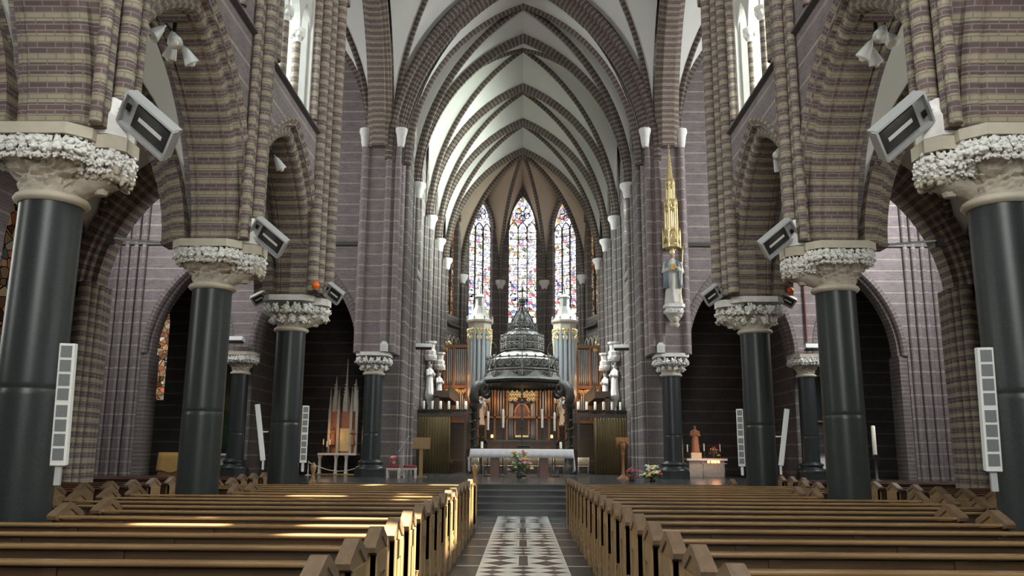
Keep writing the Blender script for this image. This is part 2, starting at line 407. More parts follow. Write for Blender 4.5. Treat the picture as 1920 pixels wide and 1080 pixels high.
# ------------------------------------------------------------------ vaults
RIB = [(-.09, .12), (-.09, -.06), (-.065, -.12), (-.03, -.16), (.03, -.16), (.065, -.12), (.09, -.06), (.09, .12)]
def bigprof(W, D):
    return [(-W, .1), (-W, -D*.35), (-W*.82, -D*.42), (-W*.78, -D*.62), (-W*.55, -D*.7), (-W*.5, -D), (W*.5, -D), (W*.55, -D*.7), (W*.78, -D*.62), (W*.82, -D*.42), (W, -D*.35), (W, .1)]
def curve3(A, B, zs, h):
    """half arch rising from A (x, y) at zs to above B"""
    L = math.hypot(B[0]-A[0], B[1]-A[1]); out = []
    for u in US:
        d, z = arc(u, L, h); t = d/L; out.append(Vector((A[0]+(B[0]-A[0])*t, A[1]+(B[1]-A[1])*t, zs+z)))
    return out
def vault(x0, x1, y0, y1, zs, zS, zN, zW, zE, zb, parent, ribs=True, diag=RIB, zsw=None):
    cs = [(x0, y0), (x1, y0), (x1, y1), (x0, y1)]; ctr = ((x0+x1)/2, (y0+y1)/2); ap = [zS, zE, zN, zW]
    mb = MB(); n = len(US)
    for k in range(4):
        A, B = cs[k], cs[(k+1) % 4]; mid = ((A[0]+B[0])/2, (A[1]+B[1])/2)
        for c in (A, B):
            e = curve3(c, mid, zs, ap[k]-zs); g = curve3(c, ctr, zs, zb-zs); q = 6; rows = []
            for i in range(n): rows.append([e[i].lerp(g[i], j/q) + Vector((0, 0, .0)) for j in range(q+1)])
            v = [p for r in rows for p in r]
            f = [(i*(q+1)+j, i*(q+1)+j+1, (i+1)*(q+1)+j+1, (i+1)*(q+1)+j) for i in range(n-1) for j in range(q)]
            mb.add(v, f, None, True)
    o = mb.build('web', M['plaster'], parent)
    if ribs:
        for c in cs:
            g = curve3(c, ctr, zs, zb-zs); d = Vector((ctr[0]-c[0], ctr[1]-c[1], 0)).normalized()
            MB().sweep(diag, g, Vector((-d.y, d.x, 0))).build('rib', M['ribbrick'], parent)
    return o
def archpts(c, a, zs, h, plane, d, n=14):
    """points of a pointed arch, plane 'y': spans x at y=d; plane 'x': spans y at x=d"""
    return [((c+x, d, zs+z) if plane == 'y' else (d, c+x, zs+z)) for x, z in parch(a, h, n)]
def ceiling():
    o = bpy.data.objects.new('ceiling', None); COL.objects.link(o); o['kind'] = 'structure'; return o

ZS = 12.5
CH_Y = [30.4, 33.1, 38.0, 42.3, 46.7]
choir = ceiling()
CW = 4.45
for a, b in zip(CH_Y[:-1], CH_Y[1:]):
    vault(-CW, CW, a, b, ZS, 20.3 if b-a < 3 else 19.35, 19.35, 18.6, 18.6, 20.0, choir)
for y in CH_Y[1:]:
    MB().sweep(bigprof(.15, .22), archpts(0, CW, ZS, 6.75, 'y', y), (0, 1, 0)).build('rib', M['ribbrick'], choir)
# chancel arch, several orders deep
ch = MB()
ch.sweep(bigprof(.3, .3), archpts(0, 4.92, ZS, 7.9, 'y', 30.3, 18), (0, 1, 0))
ch.sweep([(-.22, .12), (-.26, 0), (-.2, -.14), (.2, -.14), (.26, 0), (.22, .12)], archpts(0, 5.08, ZS, 8.1, 'y', 29.95, 18), (0, 1, 0))
ch.prism([(4.6, 20.2), (-4.6, 20.2), (-4.6, 21.7), (4.6, 21.7)], 'y', 30.3, 30.6)
struct('trim_1', ch, M['ribbrick'])
# apse
YC = 46.8; AR = 4.6
acorn = [(AR*math.sin(R(t)), YC + AR*math.cos(R(t))) for t in (-90, -54, -18, 18, 54, 90)]
apse = ceiling(); BOSS = (0, YC+.35)
for k in range(5):
    A, B = acorn[k], acorn[k+1]; mid = ((A[0]+B[0])/2, (A[1]+B[1])/2); mb = MB(); n = len(US)
    for c in (A, B):
        e = curve3(c, mid, ZS-.3, 6.35); g = curve3(c, BOSS, ZS-.3, 7.0); q = 5; v = []
        for i in range(n): v += [e[i].lerp(g[i], j/q) for j in range(q+1)]
        mb.add(v, [(i*(q+1)+j, i*(q+1)+j+1, (i+1)*(q+1)+j+1, (i+1)*(q+1)+j) for i in range(n-1) for j in range(q)], None, True)
        # top of the severy from the wall rib to the boss
    mb.add([curve3(A, mid, ZS-.3, 6.35)[-1], curve3(A, BOSS, ZS-.3, 7.0)[-1], curve3(B, BOSS, ZS-.3, 7.0)[-1]], [(0, 1, 2)])
    mb.build('web', M['apseplaster'], apse)
for c in acorn[1:-1]:
    d = Vector((BOSS[0]-c[0], BOSS[1]-c[1], 0)).normalized()
    MB().sweep(RIB, curve3(c, BOSS, ZS-.3, 7.0), (-d.y, d.x, 0)).build('rib', M['ribbrick'], apse)
# crossing, nave and transept vaults
CZ = 13.6
cross = ceiling()
vault(-4.95, 4.95, 19.9, 30.0, CZ, 19.9, 20.7, 19.9, 19.9, 21.3, cross)
for s in (-1, 1):
    MB().sweep(bigprof(.45, .4), archpts(24.95, 5.0, CZ-.6, 6.6, 'x', s*5.45), (1, 0, 0)).build('rib', M['band'], cross)
MB().sweep(bigprof(.45, .4), archpts(0, 4.9, CZ-.6, 6.6, 'y', 19.5), (0, 1, 0)).build('rib', M['band'], cross)
nave = ceiling()
for yc in NAVE_BAYS:
    vault(-4.9, 4.9, yc-2.55, yc+2.55, 13.2, 19.5, 19.5, 18.0, 18.0, 20.2, nave)
vault(-4.9, 4.9, -6.4, -1.0, 13.2, 19.5, 19.5, 18.0, 18.0, 20.2, nave, False)
for s in (-1, 1):
    t = ceiling()
    vault(*sorted((s*5.95, s*16)), 19.4, 30.5, CZ, 19.7, 19.7, 19.9, 19.9, 20.8, t)
    c = archpts(s*10.97, 5.02, CZ, 6.1, 'y', 30.45)
    MB().sweep([(-.12, .1), (-.12, -.12), (.12, -.12), (.12, .1)], c, (0, 1, 0)).build('rib', M['ribbrick'], t)

# ------------------------------------------------------------------ nave walls
SPR = 5.22
ARCP = [(.57, .42), (.61, .37), (.57, .31), (.53, .27), (.5, .24), (.44, .22), (.42, .15), (.45, .1), (.42, .04), (.37, .01), (.32, 0), (.28, .02), (.25, .03), (.22, 0),
        (-.22, 0), (-.25, .03), (-.28, .01), (-.36, .05), (-.4, .12), (-.42, .2), (-.46, .38)]
def nave_wall(s):
    """s = -1 left, +1 right: arcade below, clerestory above"""
    xf, xb = s*4.9, s*6.0
    y0, y1 = -6.4, 19.9
    cs = [-3.55] + list(NAVE_BAYS)
    outer = [(y0, 18.6), (y0, SPR)]
    for c in cs:
        outer += [(c+x, SPR+z) for x, z in parch(2.5, 3.33, 10)]
    outer += [(y1, SPR), (y1, 18.6)]
    holes = [hole(c, 1.5, 9.2, 13.0, 2.9) for c in NAVE_BAYS]
    wl = struct('wall_left' if s < 0 else 'wall_right', MB().panel(outer, holes, 'x', xf, xb), M['brick'])
    for c in cs:
        if c > 0: MB().sweep(ARCP, archpts(c, 2.23, SPR, 3.06, 'x', s*5.45, 16), (-s, 0, 0)).build('arcade_arch', M['band'], wl)
    # string course
    MB().prism([(xf-s*.01, 9.04), (xf-s*.1, 9.07), (xf-s*.1, 9.11), (xf+s*.1, 9.17), (xf+s*.1, 9.04)], 'y', y0, y1).build('string_course', M['slate'], wl)
    # vault shafts
    for y in (4.1, 9.2, 14.3):
        q = MB()
        for dx, dy, r in ((.06, 0, .12), (-.06, .24, .11), (-.06, -.24, .11), (-.0, .42, .07), (0, -.42, .07)):
            q.cyl((xf-s*(.08+dx), y+dy, SPR+.05), (xf-s*(.08+dx), y+dy, 13.3), r, None, 12)
        q.build('vault_shaft', M['band'], wl)
        MB().lathe([(.27, SPR), (.27, SPR+.24), (.2, SPR+.34), (.2, SPR+.46), (.16, SPR+.49)], (s*4.86, y, 0), 8, False, PI/8).build('shaft_base', M['white'], wl)
    q = MB()
    for dx, dy, r in ((.0, -.62, .13), (.08, -.32, .12), (.2, 0, .15), (.12, .28, .12), (.0, .55, .13)):
        q.cyl((xf-s*(.06+dx), 19.35+dy, SPR+.05), (xf-s*(.06+dx), 19.35+dy, 14.2), r, None, 14)
    q.box(*sorted((xf-s*.1, xf+s*.5)), 18.85, 19.95, SPR, 14.2)
    q.build('crossing_pier', M['band'], wl)
    return wl
WALLS = {s: nave_wall(s) for s in (-1, 1)}
WIN = [0]
def window(parts_fn):
    WIN[0] += 1
    o = bpy.data.objects.new('window_%d' % WIN[0], None); COL.objects.link(o); o['kind'] = 'structure'; parts_fn(o); return o
def clerestory(s, c):
    def fn(o):
        xf = s*4.9
        big = hole(c, 1.5, 9.2, 13.0, 2.9)
        front = hole(c, 1.42, 11.05, 13.0, 2.7)
        # white tracery over two colonnettes: three pointed lights, a rose above
        lo = [(c+1.42, 11.05)] + [(c-x, 13.0+z) for x, z in parch(1.42, 2.7)] + [(c-1.42, 11.05)]
        for d in (-.94, 0, .94): lo += [(c+d+x, 11.05+z) for x, z in parch(.42, .95, 6)]
        circ = [(c+.78*math.cos(t*PI/8), 13.5+.78*math.sin(t*PI/8)) for t in range(16)]
        MB().panel(lo, [circ], 'x', xf+s*.16, xf+s*.34).build('tracery', M['windowstone'], o)
        q = MB()      # splayed white jambs
        for d in (-1, 1):
            v = [(xf+s*.1, c+d*1.4), (xf+s*.1, c+d*1.3), (xf+s*.2, c+d*1.3), (xf+s*.2, c+d*1.2), (xf+s*.5, c+d*1.05), (xf+s*.5, c+d*1.4)]
            q.panel([(x, y) for x, y in v], [], 'z', 9.25, 14.2)
        q.build('frame', M['windowstone'], o)
        q = MB()
        for d in (-1, 1): q.cyl((xf+s*.04, c+d*1.5, 9.3), (xf+s*.04, c+d*1.5, 13), .1)
        q.tube([(xf+s*.04, c+x, 13+z) for x, z in parch(1.5, 2.9)], .1, 8).build('jamb_moulding', M['band'], o)
        q = MB()
        for d in (-.47, .47): q.cyl((xf+s*.22, c+d, 9.25), (xf+s*.22, c+d, 10.75), .085)
        q.build('colonnette', M['band'], o)
        q = MB()
        for d in (-.47, .47):
            q.lathe([(.09, 0), (.1, .1), (.16, .22), (.18, .24), (.18, .32)], (xf+s*.22, c+d, 10.73), 8)
            for i in range(6): q.ball((xf+s*.22+.13*math.cos(i*PI/3), c+d+.13*math.sin(i*PI/3), 10.9), (.05, .05, .07), 6, 4)
        q.build('capital', M['white'], o)
        MB().panel(big, [], 'x', xf+s*.62, None).build('glass', M['pane'], o)
        MB().prism([(xf-s*.02, 9.2), (xf+s*.6, 9.3), (xf+s*.6, 9.2)], 'y', c-1.5, c+1.5).build('sill', M['slate'], o)
    return window(fn)
for s in (-1, 1):
    for c in NAVE_BAYS: clerestory(s, c)

# ------------------------------------------------------------------ aisles
for s in (-1, 1):
    outer = [(-6.4, 0), (19.4, 0), (19.4, 9.6), (-6.4, 9.6)]
    holes = [hole(c, .8, 2.9, 5.6, 1.9) for c in NAVE_BAYS[1:]]
    aw = struct('wall_left_aisle' if s < 0 else 'wall_right_aisle', MB().panel(outer, holes, 'x', s*10.4, s*11.0), M['brick'])
    for c in NAVE_BAYS[1:]:
        window(lambda o, c=c: MB().panel(hole(c, .8, 2.9, 5.6, 1.9), [], 'x', s*10.8, None).build('glass', M['pane'] if c < 12 else M['staineddim'], o))
    al = ceiling()
    xs = sorted((s*6.0, s*10.4))
    for c in NAVE_BAYS:
        vault(*xs, c-2.55, c+2.55, SPR, 8.75, 8.75, 8.5, 8.5, 9.2, al, True, [(p[0]*.9, p[1]) for p in RIB])
    vault(*xs, -6.4, -1, SPR, 8.75, 8.75, 8.5, 8.5, 9.2, al, False)
    for y in (4.1, 9.2, 14.3):
        MB().sweep(bigprof(.34, .36), archpts(s*8.2, 2.2, SPR, 3.55, 'y', y), (0, 1, 0)).build('rib', M['band'], al)
    # arch between aisle and transept, with shafts below its outer foot
    q = MB()
    q.sweep(bigprof(.5, .42), archpts(s*8.2, 2.3, SPR, 3.6, 'y', 19.4, 16), (0, 1, 0))
    q.build('rib', M['band'], al)
    q = MB()
    for dy in (-.5, -.25, 0, .25, .5): q.cyl((s*(10.25-.14*(1-abs(dy))), 19.4+dy, 0), (s*(10.25-.14*(1-abs(dy))), 19.4+dy, SPR+.3), .12)
    q.box(*sorted((s*10.2, s*11)), 18.9, 19.9, 0, SPR+.3)
    q.build('respond_shaft', M['band'], aw)
    for y in (4.1, 9.2, 14.3):
        q = MB()
        for dy in (-.25, 0, .25): q.cyl((s*(10.35-.1*(1-abs(dy))), y+dy, 0), (s*(10.35-.1*(1-abs(dy))), y+dy, SPR), .12)
        q.build('respond_shaft', M['band'], aw)
    # wall over the aisle arch, facing west and east, and transept west wall
    q = MB(); ar = [(s*8.2+x, SPR+z) for x, z in parch(2.35, 3.7)]
    ar = ar if s > 0 else ar
    q.panel([(s*8.2-2.4, 20), (s*8.2-2.4, SPR)]+ar+[(s*8.2+2.4, SPR), (s*8.2+2.4, 20)], [], 'y', 19.5, 19.8)
    q.build('wall_transept_west', M['brick'], None, 'structure')
    MB().panel([(s*10.4, 0), (s*16.2, 0), (s*16.2, 20), (s*10.4, 20)], [], 'y', 19.5, 19.8).build('wall_transept_west', M['brick'], None, 'structure')
    # transept end wall with its great window
    tw = hole(25, 2.3, 5.6, 11, 4.8)
    q = MB().panel([(19.4, 0), (31, 0), (31, 20), (19.4, 20)], [tw], 'x', s*16, s*16.6)
    e = struct('wall_transept_end', q, M['brick'])
    def fn(o, s=s):
        MB().panel(tw, [], 'x', s*16.4, None).build('glass', M['stained'], o)  # opaque stained glass, put here to shut the sun out
        q = MB()
        for d in (-.77, .77): q.box(*sorted((s*16.2, s*16.4)), 25+d-.06, 25+d+.06, 5.6, 14.6)
        q.build('mullion', M['white'], o)
    window(fn)

# ------------------------------------------------------------------ transept east walls, chapels behind them
EASTW = {}
for s in (-1, 1):
    a1 = [(s*8.0+x, SPR+z) for x, z in parch(2.12, 3.75)]
    a2 = [(s*12.38+x, SPR+z) for x, z in parch(1.72, 3.4)]
    if s < 0: bottom = [(-16.2, SPR)] + a2 + a1 + [(-4.9, SPR)]
    else: bottom = [(4.9, SPR)] + a1 + a2 + [(16.2, SPR)]
    q = MB().panel([(s*14.1, .7), (s*16.2, .7), (s*16.2, SPR), (s*14.1, SPR)], [], 'y', 30.5, 31.4)
    for x in (14.3, 14.6, 14.95, 15.3): q.cyl((s*x, 30.45, .7), (s*x, 30.45, SPR), .09)
    struct('wall_transept_corner', q, M['brick'])
    outer = bottom + ([(-4.9, 20.2), (-16.2, 20.2)] if s < 0 else [(16.2, 20.2), (4.9, 20.2)])
    tw = struct('wall_transept_east', MB().panel(outer, [], 'y', 30.5, 31.4), M['brick'])
    PR = [(.45, .3), (.45, .16), (.4, .1), (.3, .12), (.28, 0), (-.28, 0), (-.3, .12), (-.4, .1), (-.47, .16), (-.47, .3)]
    MB().sweep(PR, archpts(s*8.0, 1.84, SPR, 3.4, 'y', 30.95), (0, 1, 0)).build('arch', M['archbrick'], tw)
    MB().sweep(PR, archpts(s*12.38, 1.44, SPR, 3.1, 'y', 30.95), (0, 1, 0)).build('arch', M['archbrick'], tw)
    MB().box(*sorted((s*13.8, s*14.1)), 30.55, 31.4, PLAT, SPR).build('wall_arch_jamb', M['archbrick'], None, 'structure')
    # string course and thin wall shafts
    MB().box(*sorted((s*6.05, s*16)), 30.38, 30.5, 9.32, 9.46).build('string_course', M['slate'], tw)
    q = MB()
    for x in (14.3, 14.6, 14.95, 15.3): q.cyl((s*x, 30.45, SPR), (s*x, 30.45, 18), .09)
    q.build('wall_shaft', M['brick'], tw)
    # crossing pier above the corner column
    q = MB().box(*sorted((s*4.75, s*5.95)), 29.9, 31.2, SPR, 19)
    for x, y, r in ((4.72, 29.92, .12), (4.72, 30.25, .1), (5.05, 29.86, .12), (5.95, 29.9, .12), (6.05, 30.2, .12), (4.68, 30.6, .12), (4.7, 31.0, .12)):
        q.cyl((s*x, y, SPR), (s*x, y, CZ), r, None, 12)
    q.build('crossing_pier', M['brick'], tw); EASTW[s] = tw
    # chapels
    cw = hole(s*15.35, .38, 3.75, 6.9, 1.1)
    for q in (MB().panel([(s*5.2, .7), (s*10.3, .7), (s*10.3, 9.5), (s*5.2, 9.5)], [], 'y', 37.5, 37.8),
              MB().panel([(s*10.3, .7), (s*16.5, .7), (s*16.5, 9.5), (s*10.3, 9.5)], [cw] if s < 0 else [], 'y', 34.8, 35.1),
              MB().box(*sorted((s*10.2, s*10.5)), 31.4, 37.5, .7, 9.5), MB().box(*sorted((s*16.2, s*16.5)), 31.2, 35, .7, 9.5)):
        q.build('wall_chapel', M['choirbrick'], None, 'structure')
    MB().box(*sorted((s*4.9, s*16.5)), 31.3, 38, 9.4, 9.6).build('ceiling', M['choirbrick'], None, 'structure')
    if s < 0:
        window(lambda o: MB().panel(cw, [], 'y', 34.95, None).build('glass', M['stainedwarm'], o))

# ------------------------------------------------------------------ choir walls and apse
def choir_bay_mid(i): return (CH_Y[i]+CH_Y[i+1])/2
for s in (-1, 1):
    wy = [choir_bay_mid(i) for i in (1, 2, 3)]
    holes = [hole(c, .95, 9.6, 13.2, 3.2) for c in wy]
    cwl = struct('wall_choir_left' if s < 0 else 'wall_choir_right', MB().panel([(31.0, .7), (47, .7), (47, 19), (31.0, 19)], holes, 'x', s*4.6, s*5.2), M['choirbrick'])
    for c in wy:
        def fn(o, c=c):
            MB().panel(hole(c, .95, 9.6, 13.2, 3.2), [], 'x', s*5.1, None).build('glass', M['skyglass'], o)
            q = MB(); q.box(*sorted((s*4.95, s*5.08)), c-.06, c+.06, 9.6, 15.8); q.build('mullion', M['white'], o)
            MB().prism([(s*4.55, 9.2), (s*5.1, 9.9), (s*5.1, 9.2)], 'y', c-.95, c+.95).build('sill', M['slate'], o)
        window(fn)
    for y in CH_Y[1:]:
        q = MB()
        for dx, dy, r in ((.16, 0, .13), (.05, .26, .11), (.05, -.26, .11), (0, .45, .08), (0, -.45, .08)):
            q.cyl((s*(4.56-dx), y+dy, PLAT), (s*(4.56-dx), y+dy, ZS), r, None, 12)
        q.build('wall_shaft', M['choirbrick'], cwl)
        q = MB().lathe([(.16, -.5), (.2, -.4), (.22, -.2), (.34, 0), (.34, .14)], (s*4.36, y, ZS), 10)
        q.build('shaft_capital', M['white'], cwl)
    q = MB()
    for y in (31.25, 31.6, 31.95, 32.3): q.cyl((s*4.55, y, PLAT), (s*4.55, y, ZS+1), .12, None, 12)
    q.build('wall_shaft', M['choirbrick'], cwl)
    for (x, y, z) in ((4.62, 29.8, CZ), (5.98, 29.85, CZ)):
        q = MB().lathe([(.12, -.6), (.16, -.42), (.19, -.15), (.24, 0), (.24, .12)], (s*x, y, z), 8)
        q.build('shaft_capital', M['white'], EASTW[s])
# apse walls, each with a stained window
for k in range(5):
    A, B = Vector((*acorn[k], 0)), Vector((*acorn[k+1], 0)); L = (B-A).length; d = (B-A)/L; n = Vector((-d.y, d.x, 0))
    mid = (A+B)/2
    zs0, zr = (15.5, 1.95) if k != 2 else (15.75, 2.15)
    w_ = .86
    hl = hole(0, w_, 9.6, zs0, zr); big = [(-L/2, .7), (L/2, .7), (L/2, 16.6)] + [(0, 16.7), (-L/2, 16.6)]
    top = [(x, ZS-.3+z) for x, z in parch(L/2, 6.35)]
    big = [(L/2, .7)] + [(L/2, ZS-.3)] + list(reversed(top))[1:-1] + [(-L/2, ZS-.3), (-L/2, .7)]
    def xf(mb):
        mb.v = [tuple(mid + d*p[0] + n*p[1] + Vector((0, 0, p[2]))) for p in mb.v]; return mb
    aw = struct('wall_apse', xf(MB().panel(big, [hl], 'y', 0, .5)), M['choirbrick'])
    # moulded brick surround
    q = MB().sweep([(-.12, .14), (-.12, -.05), (.1, -.05), (.1, .14)], [(x, 0, zs0+z) for x, z in parch(w_, zr)], (0, 1, 0))
    xf(q).build('window_arch', M['ribbrick'], aw)
    xf(MB().prism([(-.3, 8.9), (.35, 9.65), (.35, 8.9)], 'x', -w_, w_)).build('sill', M['slate'], aw)
    # blind arcade band below
    q = MB()
    for i in range(4):
        cx = -.9+.6*i
        q.tube([(cx+x, -.06, 8.0+z) for x, z in parch(.24, .35, 6)], .05, 6)
        q.cyl((cx-.3, -.06, 7.4), (cx-.3, -.06, 8.0), .04)
    xf(q).build('blind_arcade', M['stone'], aw)
    def fn(o, k=k):
        xf(MB().panel(hl, [], 'y', .3, None)).build('glass', M['stained'] if 0 < k < 4 else M['stainedwarm'], o)
        q = MB()
        for x in (-.29, .29): q.box(x-.03, x+.03, .2, .3, 9.6, zs0+.1)
        for x in (-.57, 0, .57): q.tube([(x+a, .25, zs0-.1+b) for a, b in parch(.28, .5, 6)], .035, 6)
        # six-lobed rose in the head
        cz = zs0+1.0
        for i in range(6):
            t = i*PI/3+PI/6; c = (.3*math.cos(t), cz+.3*math.sin(t))
            q.tube([(c[0]+.2*math.cos(p*PI/6), .25, c[1]+.2*math.sin(p*PI/6)) for p in range(13)], .025, 6)
        for i in range(16):
            z = 10.0+.42*i
            if z < zs0: q.box(-w_, w_, .24, .28, z-.012, z+.012)
        xf(q).build('tracery', M['lead'], o)
    window(fn)
for c in acorn[1:-1]:
    q = MB()
    for dx, dy in ((0, -.12), (-.16, .02), (.16, .02)): q.cyl((c[0]*.975+dx, c[1]-.1+dy, PLAT), (c[0]*.975+dx, c[1]-.1+dy, ZS-.3), .1, None, 12)
    o = struct('trim_2', q, M['choirbrick'])
    MB().lathe([(.16, -.5), (.22, -.3), (.34, -.1), (.34, .06)], (c[0]*.975, c[1]-.15, ZS-.3), 8).build('shaft_capital', M['white'], o)
# unseen roof slabs over the vaults, added to stop stray light
rf = MB()
rf.box(-6.2, 6.2, -7, 20, 21.6, 21.8).box(-16.7, 16.7, 19.2, 31.6, 21.8, 22).box(-5.6, 5.6, 31.5, 53, 21.6, 21.8)
for s in (-1, 1):
    rf.box(*sorted((s*5.9, s*11.1)), -7, 19.6, 9.9, 10.1).box(*sorted((s*5.6, s*5.4)), 31.5, 53, 16, 21.7).box(*sorted((s*6.1, s*6.3)), -7, 20, 18.5, 21.7)
    rf.box(*sorted((s*16.5, s*16.7)), 19.2, 31.6, 19.5, 21.9).box(*sorted((s*4.7, s*16.7)), 31.4, 31.6, 19.5, 21.9).box(*sorted((s*5.8, s*16.7)), 19.2, 19.4, 19.5, 21.9)
    rf.box(*sorted((s*4.6, s*5.5)), 46.5, 53, 17, 21.7).box(*sorted((s*10.9, s*11.1)), -7, 19.6, 9.3, 10)
rf.box(-5.6, 5.6, 52.8, 53, 12, 21.8)
struct('ceiling', rf, M['slate'])
# unseen west wall, its great window added to admit fill light
ww = hole(0, 3.2, 5, 11, 5.5)
struct('wall_west', MB().panel([(-11, 0), (11, 0), (11, 20), (-11, 20)], [ww], 'y', -6.4, -7.0), M['brick'])
window(lambda o: MB().panel(ww, [], 'y', -6.8, None).build('glass', M['pane'], o))

#THINGS
# ------------------------------------------------------------------ columns
M['tanstone'] = plain('tan_stone', (.44, .39, .32), .85, 0, .35, 11, 1)
M['astragal'] = plain('buff_stone', (.5, .45, .36), .7, 0, .15, 8, .2)
def lumps(mb, loop, z, r, step, jit=.25, sq=(1, 1, 1)):
    """row of carved leaves along a closed outline: each a curled cluster of small lobes"""
    n = len(loop); cx = sum(p[0] for p in loop)/n; cy = sum(p[1] for p in loop)/n
    for i in range(n):
        a, b = Vector((*loop[i], 0)), Vector((*loop[(i+1) % n], 0)); L = (b-a).length; k = max(1, round(L/step)); e = (b-a).normalized()
        for j in range(k):
            p = a.lerp(b, (j+.5)/k); p.z = z; o = Vector((e.y, -e.x, 0))
            if o.dot(Vector((p.x-cx, p.y-cy, 0))) < 0: o = -o
            f = random.uniform(1-jit, 1+jit)*r; up = Vector((0, 0, sq[2]))
            for q in range(7):
                th = random.uniform(-.5, .5)+q*.9; rr = f*random.uniform(.45, .8); c = p+e*rr*math.cos(th)+up*rr*math.sin(th)+o*f*random.uniform(-.25, .45)
                g = f*random.uniform(.26, .46); rot = Matrix.Rotation(random.uniform(0, 6), 3, o)
                mb.ball(c, (g*.75, g*.75, g*1.25), 6, 4, .15, rot)
            mb.ball(p-o*f*.2, (f*.7, f*.7, f*.7), 7, 5)
            mb.ball(p+o*f*.55-up*f*.35, (f*.34, f*.34, f*.28), 6, 4, .1)
def chamf(a, c, cx=0, cy=0): return [(cx+a, cy-a+c), (cx+a, cy+a-c), (cx+a-c, cy+a), (cx-a+c, cy+a), (cx-a, cy+a-c), (cx-a, cy-a+c), (cx-a+c, cy-a), (cx+a-c, cy-a)]
def bell(mb, c, r0, half, z0, z1, ch, n=64, m=12, rough=.035, hx=None, sharp=2.2):
    v = []; f = []
    hx = half if hx is None else hx
    for i in range(m+1):
        t = i/m; e = t**sharp
        for j in range(n):
            a = 2*PI*j/n; ca, sa = math.cos(a), math.sin(a)
            p = 5; sq = 1/((abs(ca)/hx)**p + (abs(sa)/half)**p)**(1/p)
            r = r0*(1-e) + sq*e
            r += rough*(math.sin(a*8+3*math.sin(t*7))*math.sin(t*PI*3) + random.uniform(-.6, .6))*min(1, t*2)
            v.append((c[0]+r*ca, c[1]+r*sa, z0+(z1-z0)*t))
    for i in range(m):
        for j in range(n): f.append((i*n+j, i*n+(j+1) % n, (i+1)*n+(j+1) % n, (i+1)*n+j))
    f += [tuple(range(n-1, -1, -1)), tuple(m*n+j for j in range(n))]
    mb.add(v, f, None, False); return mb
def make_column(name, label, leafy, r=.345, ext=True, H=4.43, plinth=0, group='black granite columns'):
    """ext: the capital reaches out on +x to carry a vault shaft"""
    t = thing(name, label, 'column', (0, 0, 0), 0, group)
    b = MB().lathe([(r+.22, plinth), (r+.22, plinth+.25)], n=8, smooth=False, a0=PI/8)
    b.lathe([(r+.2, plinth+.25), (r+.2, plinth+.3), (r+.16, plinth+.36), (r+.08, plinth+.38), (r+.07, plinth+.44), (r+.11, plinth+.48), (r+.1, plinth+.54), (r+.02, plinth+.57), (r, plinth+.6)], n=32)
    b.build('base', M['granite'], t)
    MB().lathe([(r, plinth+.58), (r*.999, plinth+.64), (r*.986, 2.24), (r*.985, 2.29), (r*.97, 2.3), (r*.97, 2.32), (r*.985, 2.33), (r*.984, 2.38), (r*.966, H-.05), (r*.965, H)], n=40).build('shaft', M['granite'], t)
    MB().lathe([(r, H-.02), (r+.04, H), (r+.06, H+.03), (r+.04, H+.07), (r, H+.09)], n=40).build('astragal', M['astragal'], t)
    k = .6*(r/.345)**.6
    q = MB(); bell(q, (0, 0), r*.98, k*.9, H+.08, H+.5, 0, rough=.05)
    if ext: bell(q, (k-.04, 0), .06, .26, H+.12, H+.52, 0, 40, 8, .02, .3, 1.2); lumps(q, [(.3, -.14), (k+.2, -.16), (k+.2, .16), (.3, .14)], H+.32, .1, .13); q.cyl((.22, 0, H+.2), (k+.05, 0, H+.4), .15, .22, 12)
    q.build('bell', M['tanstone'] if not leafy else M['stone'], t)
    q = MB(); lo = chamf(k*.94, .2)
    if ext:
        c = k-.03
        lo2 = [(c+.28, -.14), (c+.28, .14), (c+.14, .28), (c-.2, .3), (c-.2, -.3), (c+.14, -.28)]
    if leafy:
        lumps(q, lo, H+.5, .12, .24, .2, (1, 1, 1.05)); lumps(q, chamf(k*.74, .2), H+.27, .1, .25, .2, (1, 1, 1.2)); lumps(q, lo, H+.42, .05, .11)
        if ext: lumps(q, lo2, H+.48, .1, .2); lumps(q, [(x*.97, y*.8) for x, y in lo2], H+.34, .07, .16)
    else:
        lumps(q, lo, H+.61, .06, .1); lumps(q, chamf(k*.96, .2), H+.52, .075, .13); lumps(q, chamf(k*.9, .2), H+.44, .055, .1); lumps(q, lo, H+.56, .03, .05, .4)
        if ext: lumps(q, lo2, H+.53, .075, .12); lumps(q, lo2, H+.44, .07, .11); lumps(q, [(x*.98, y*.8) for x, y in lo2], H+.36, .06, .1)
    q.build('foliage_frieze', M['white'], t)
    q = MB().prism(chamf(k, .2), 'z', H+.66, H+.79)
    if ext: q.prism([(k+.28, -.16), (k+.28, .16), (k+.14, .3), (k-.3, .3), (k-.3, -.3), (k+.14, -.3)], 'z', H+.6, H+.76)
    q.build('abacus', M['white'] if leafy else M['astragal'], t)
    return t
protoA = make_column('granite_column', 'x', False)
COLS = [(4.1, 'black granite column beside the camera in %s arcade'), (9.2, 'tall black granite column with broad carved capital at %s edge of photo'),
        (14.3, 'second black granite column of the %s arcade with carved white capital')]
first = True
for s, side in ((-1, 'left'), (1, 'right')):
    for y, lab in COLS:
        rz = 0 if s < 0 else PI
        if first: protoA.location = (s*5.45, y, 0); protoA['label'] = lab % side; KIDS[protoA.name] = [(c, []) for c in protoA.children]; first = False
        else: dup(protoA, (s*5.45, y, 0), rz, lab % side)
protoB = make_column('granite_column', 'x', True)
KIDS[protoB.name] = [(c, []) for c in protoB.children]
protoB.location = (-5.45, 19.4, 0); protoB['label'] = 'black granite column at the left crossing corner with leafy white capital'
dup(protoB, (5.45, 19.4, 0), PI, 'black granite column at the right crossing corner with leafy white capital')
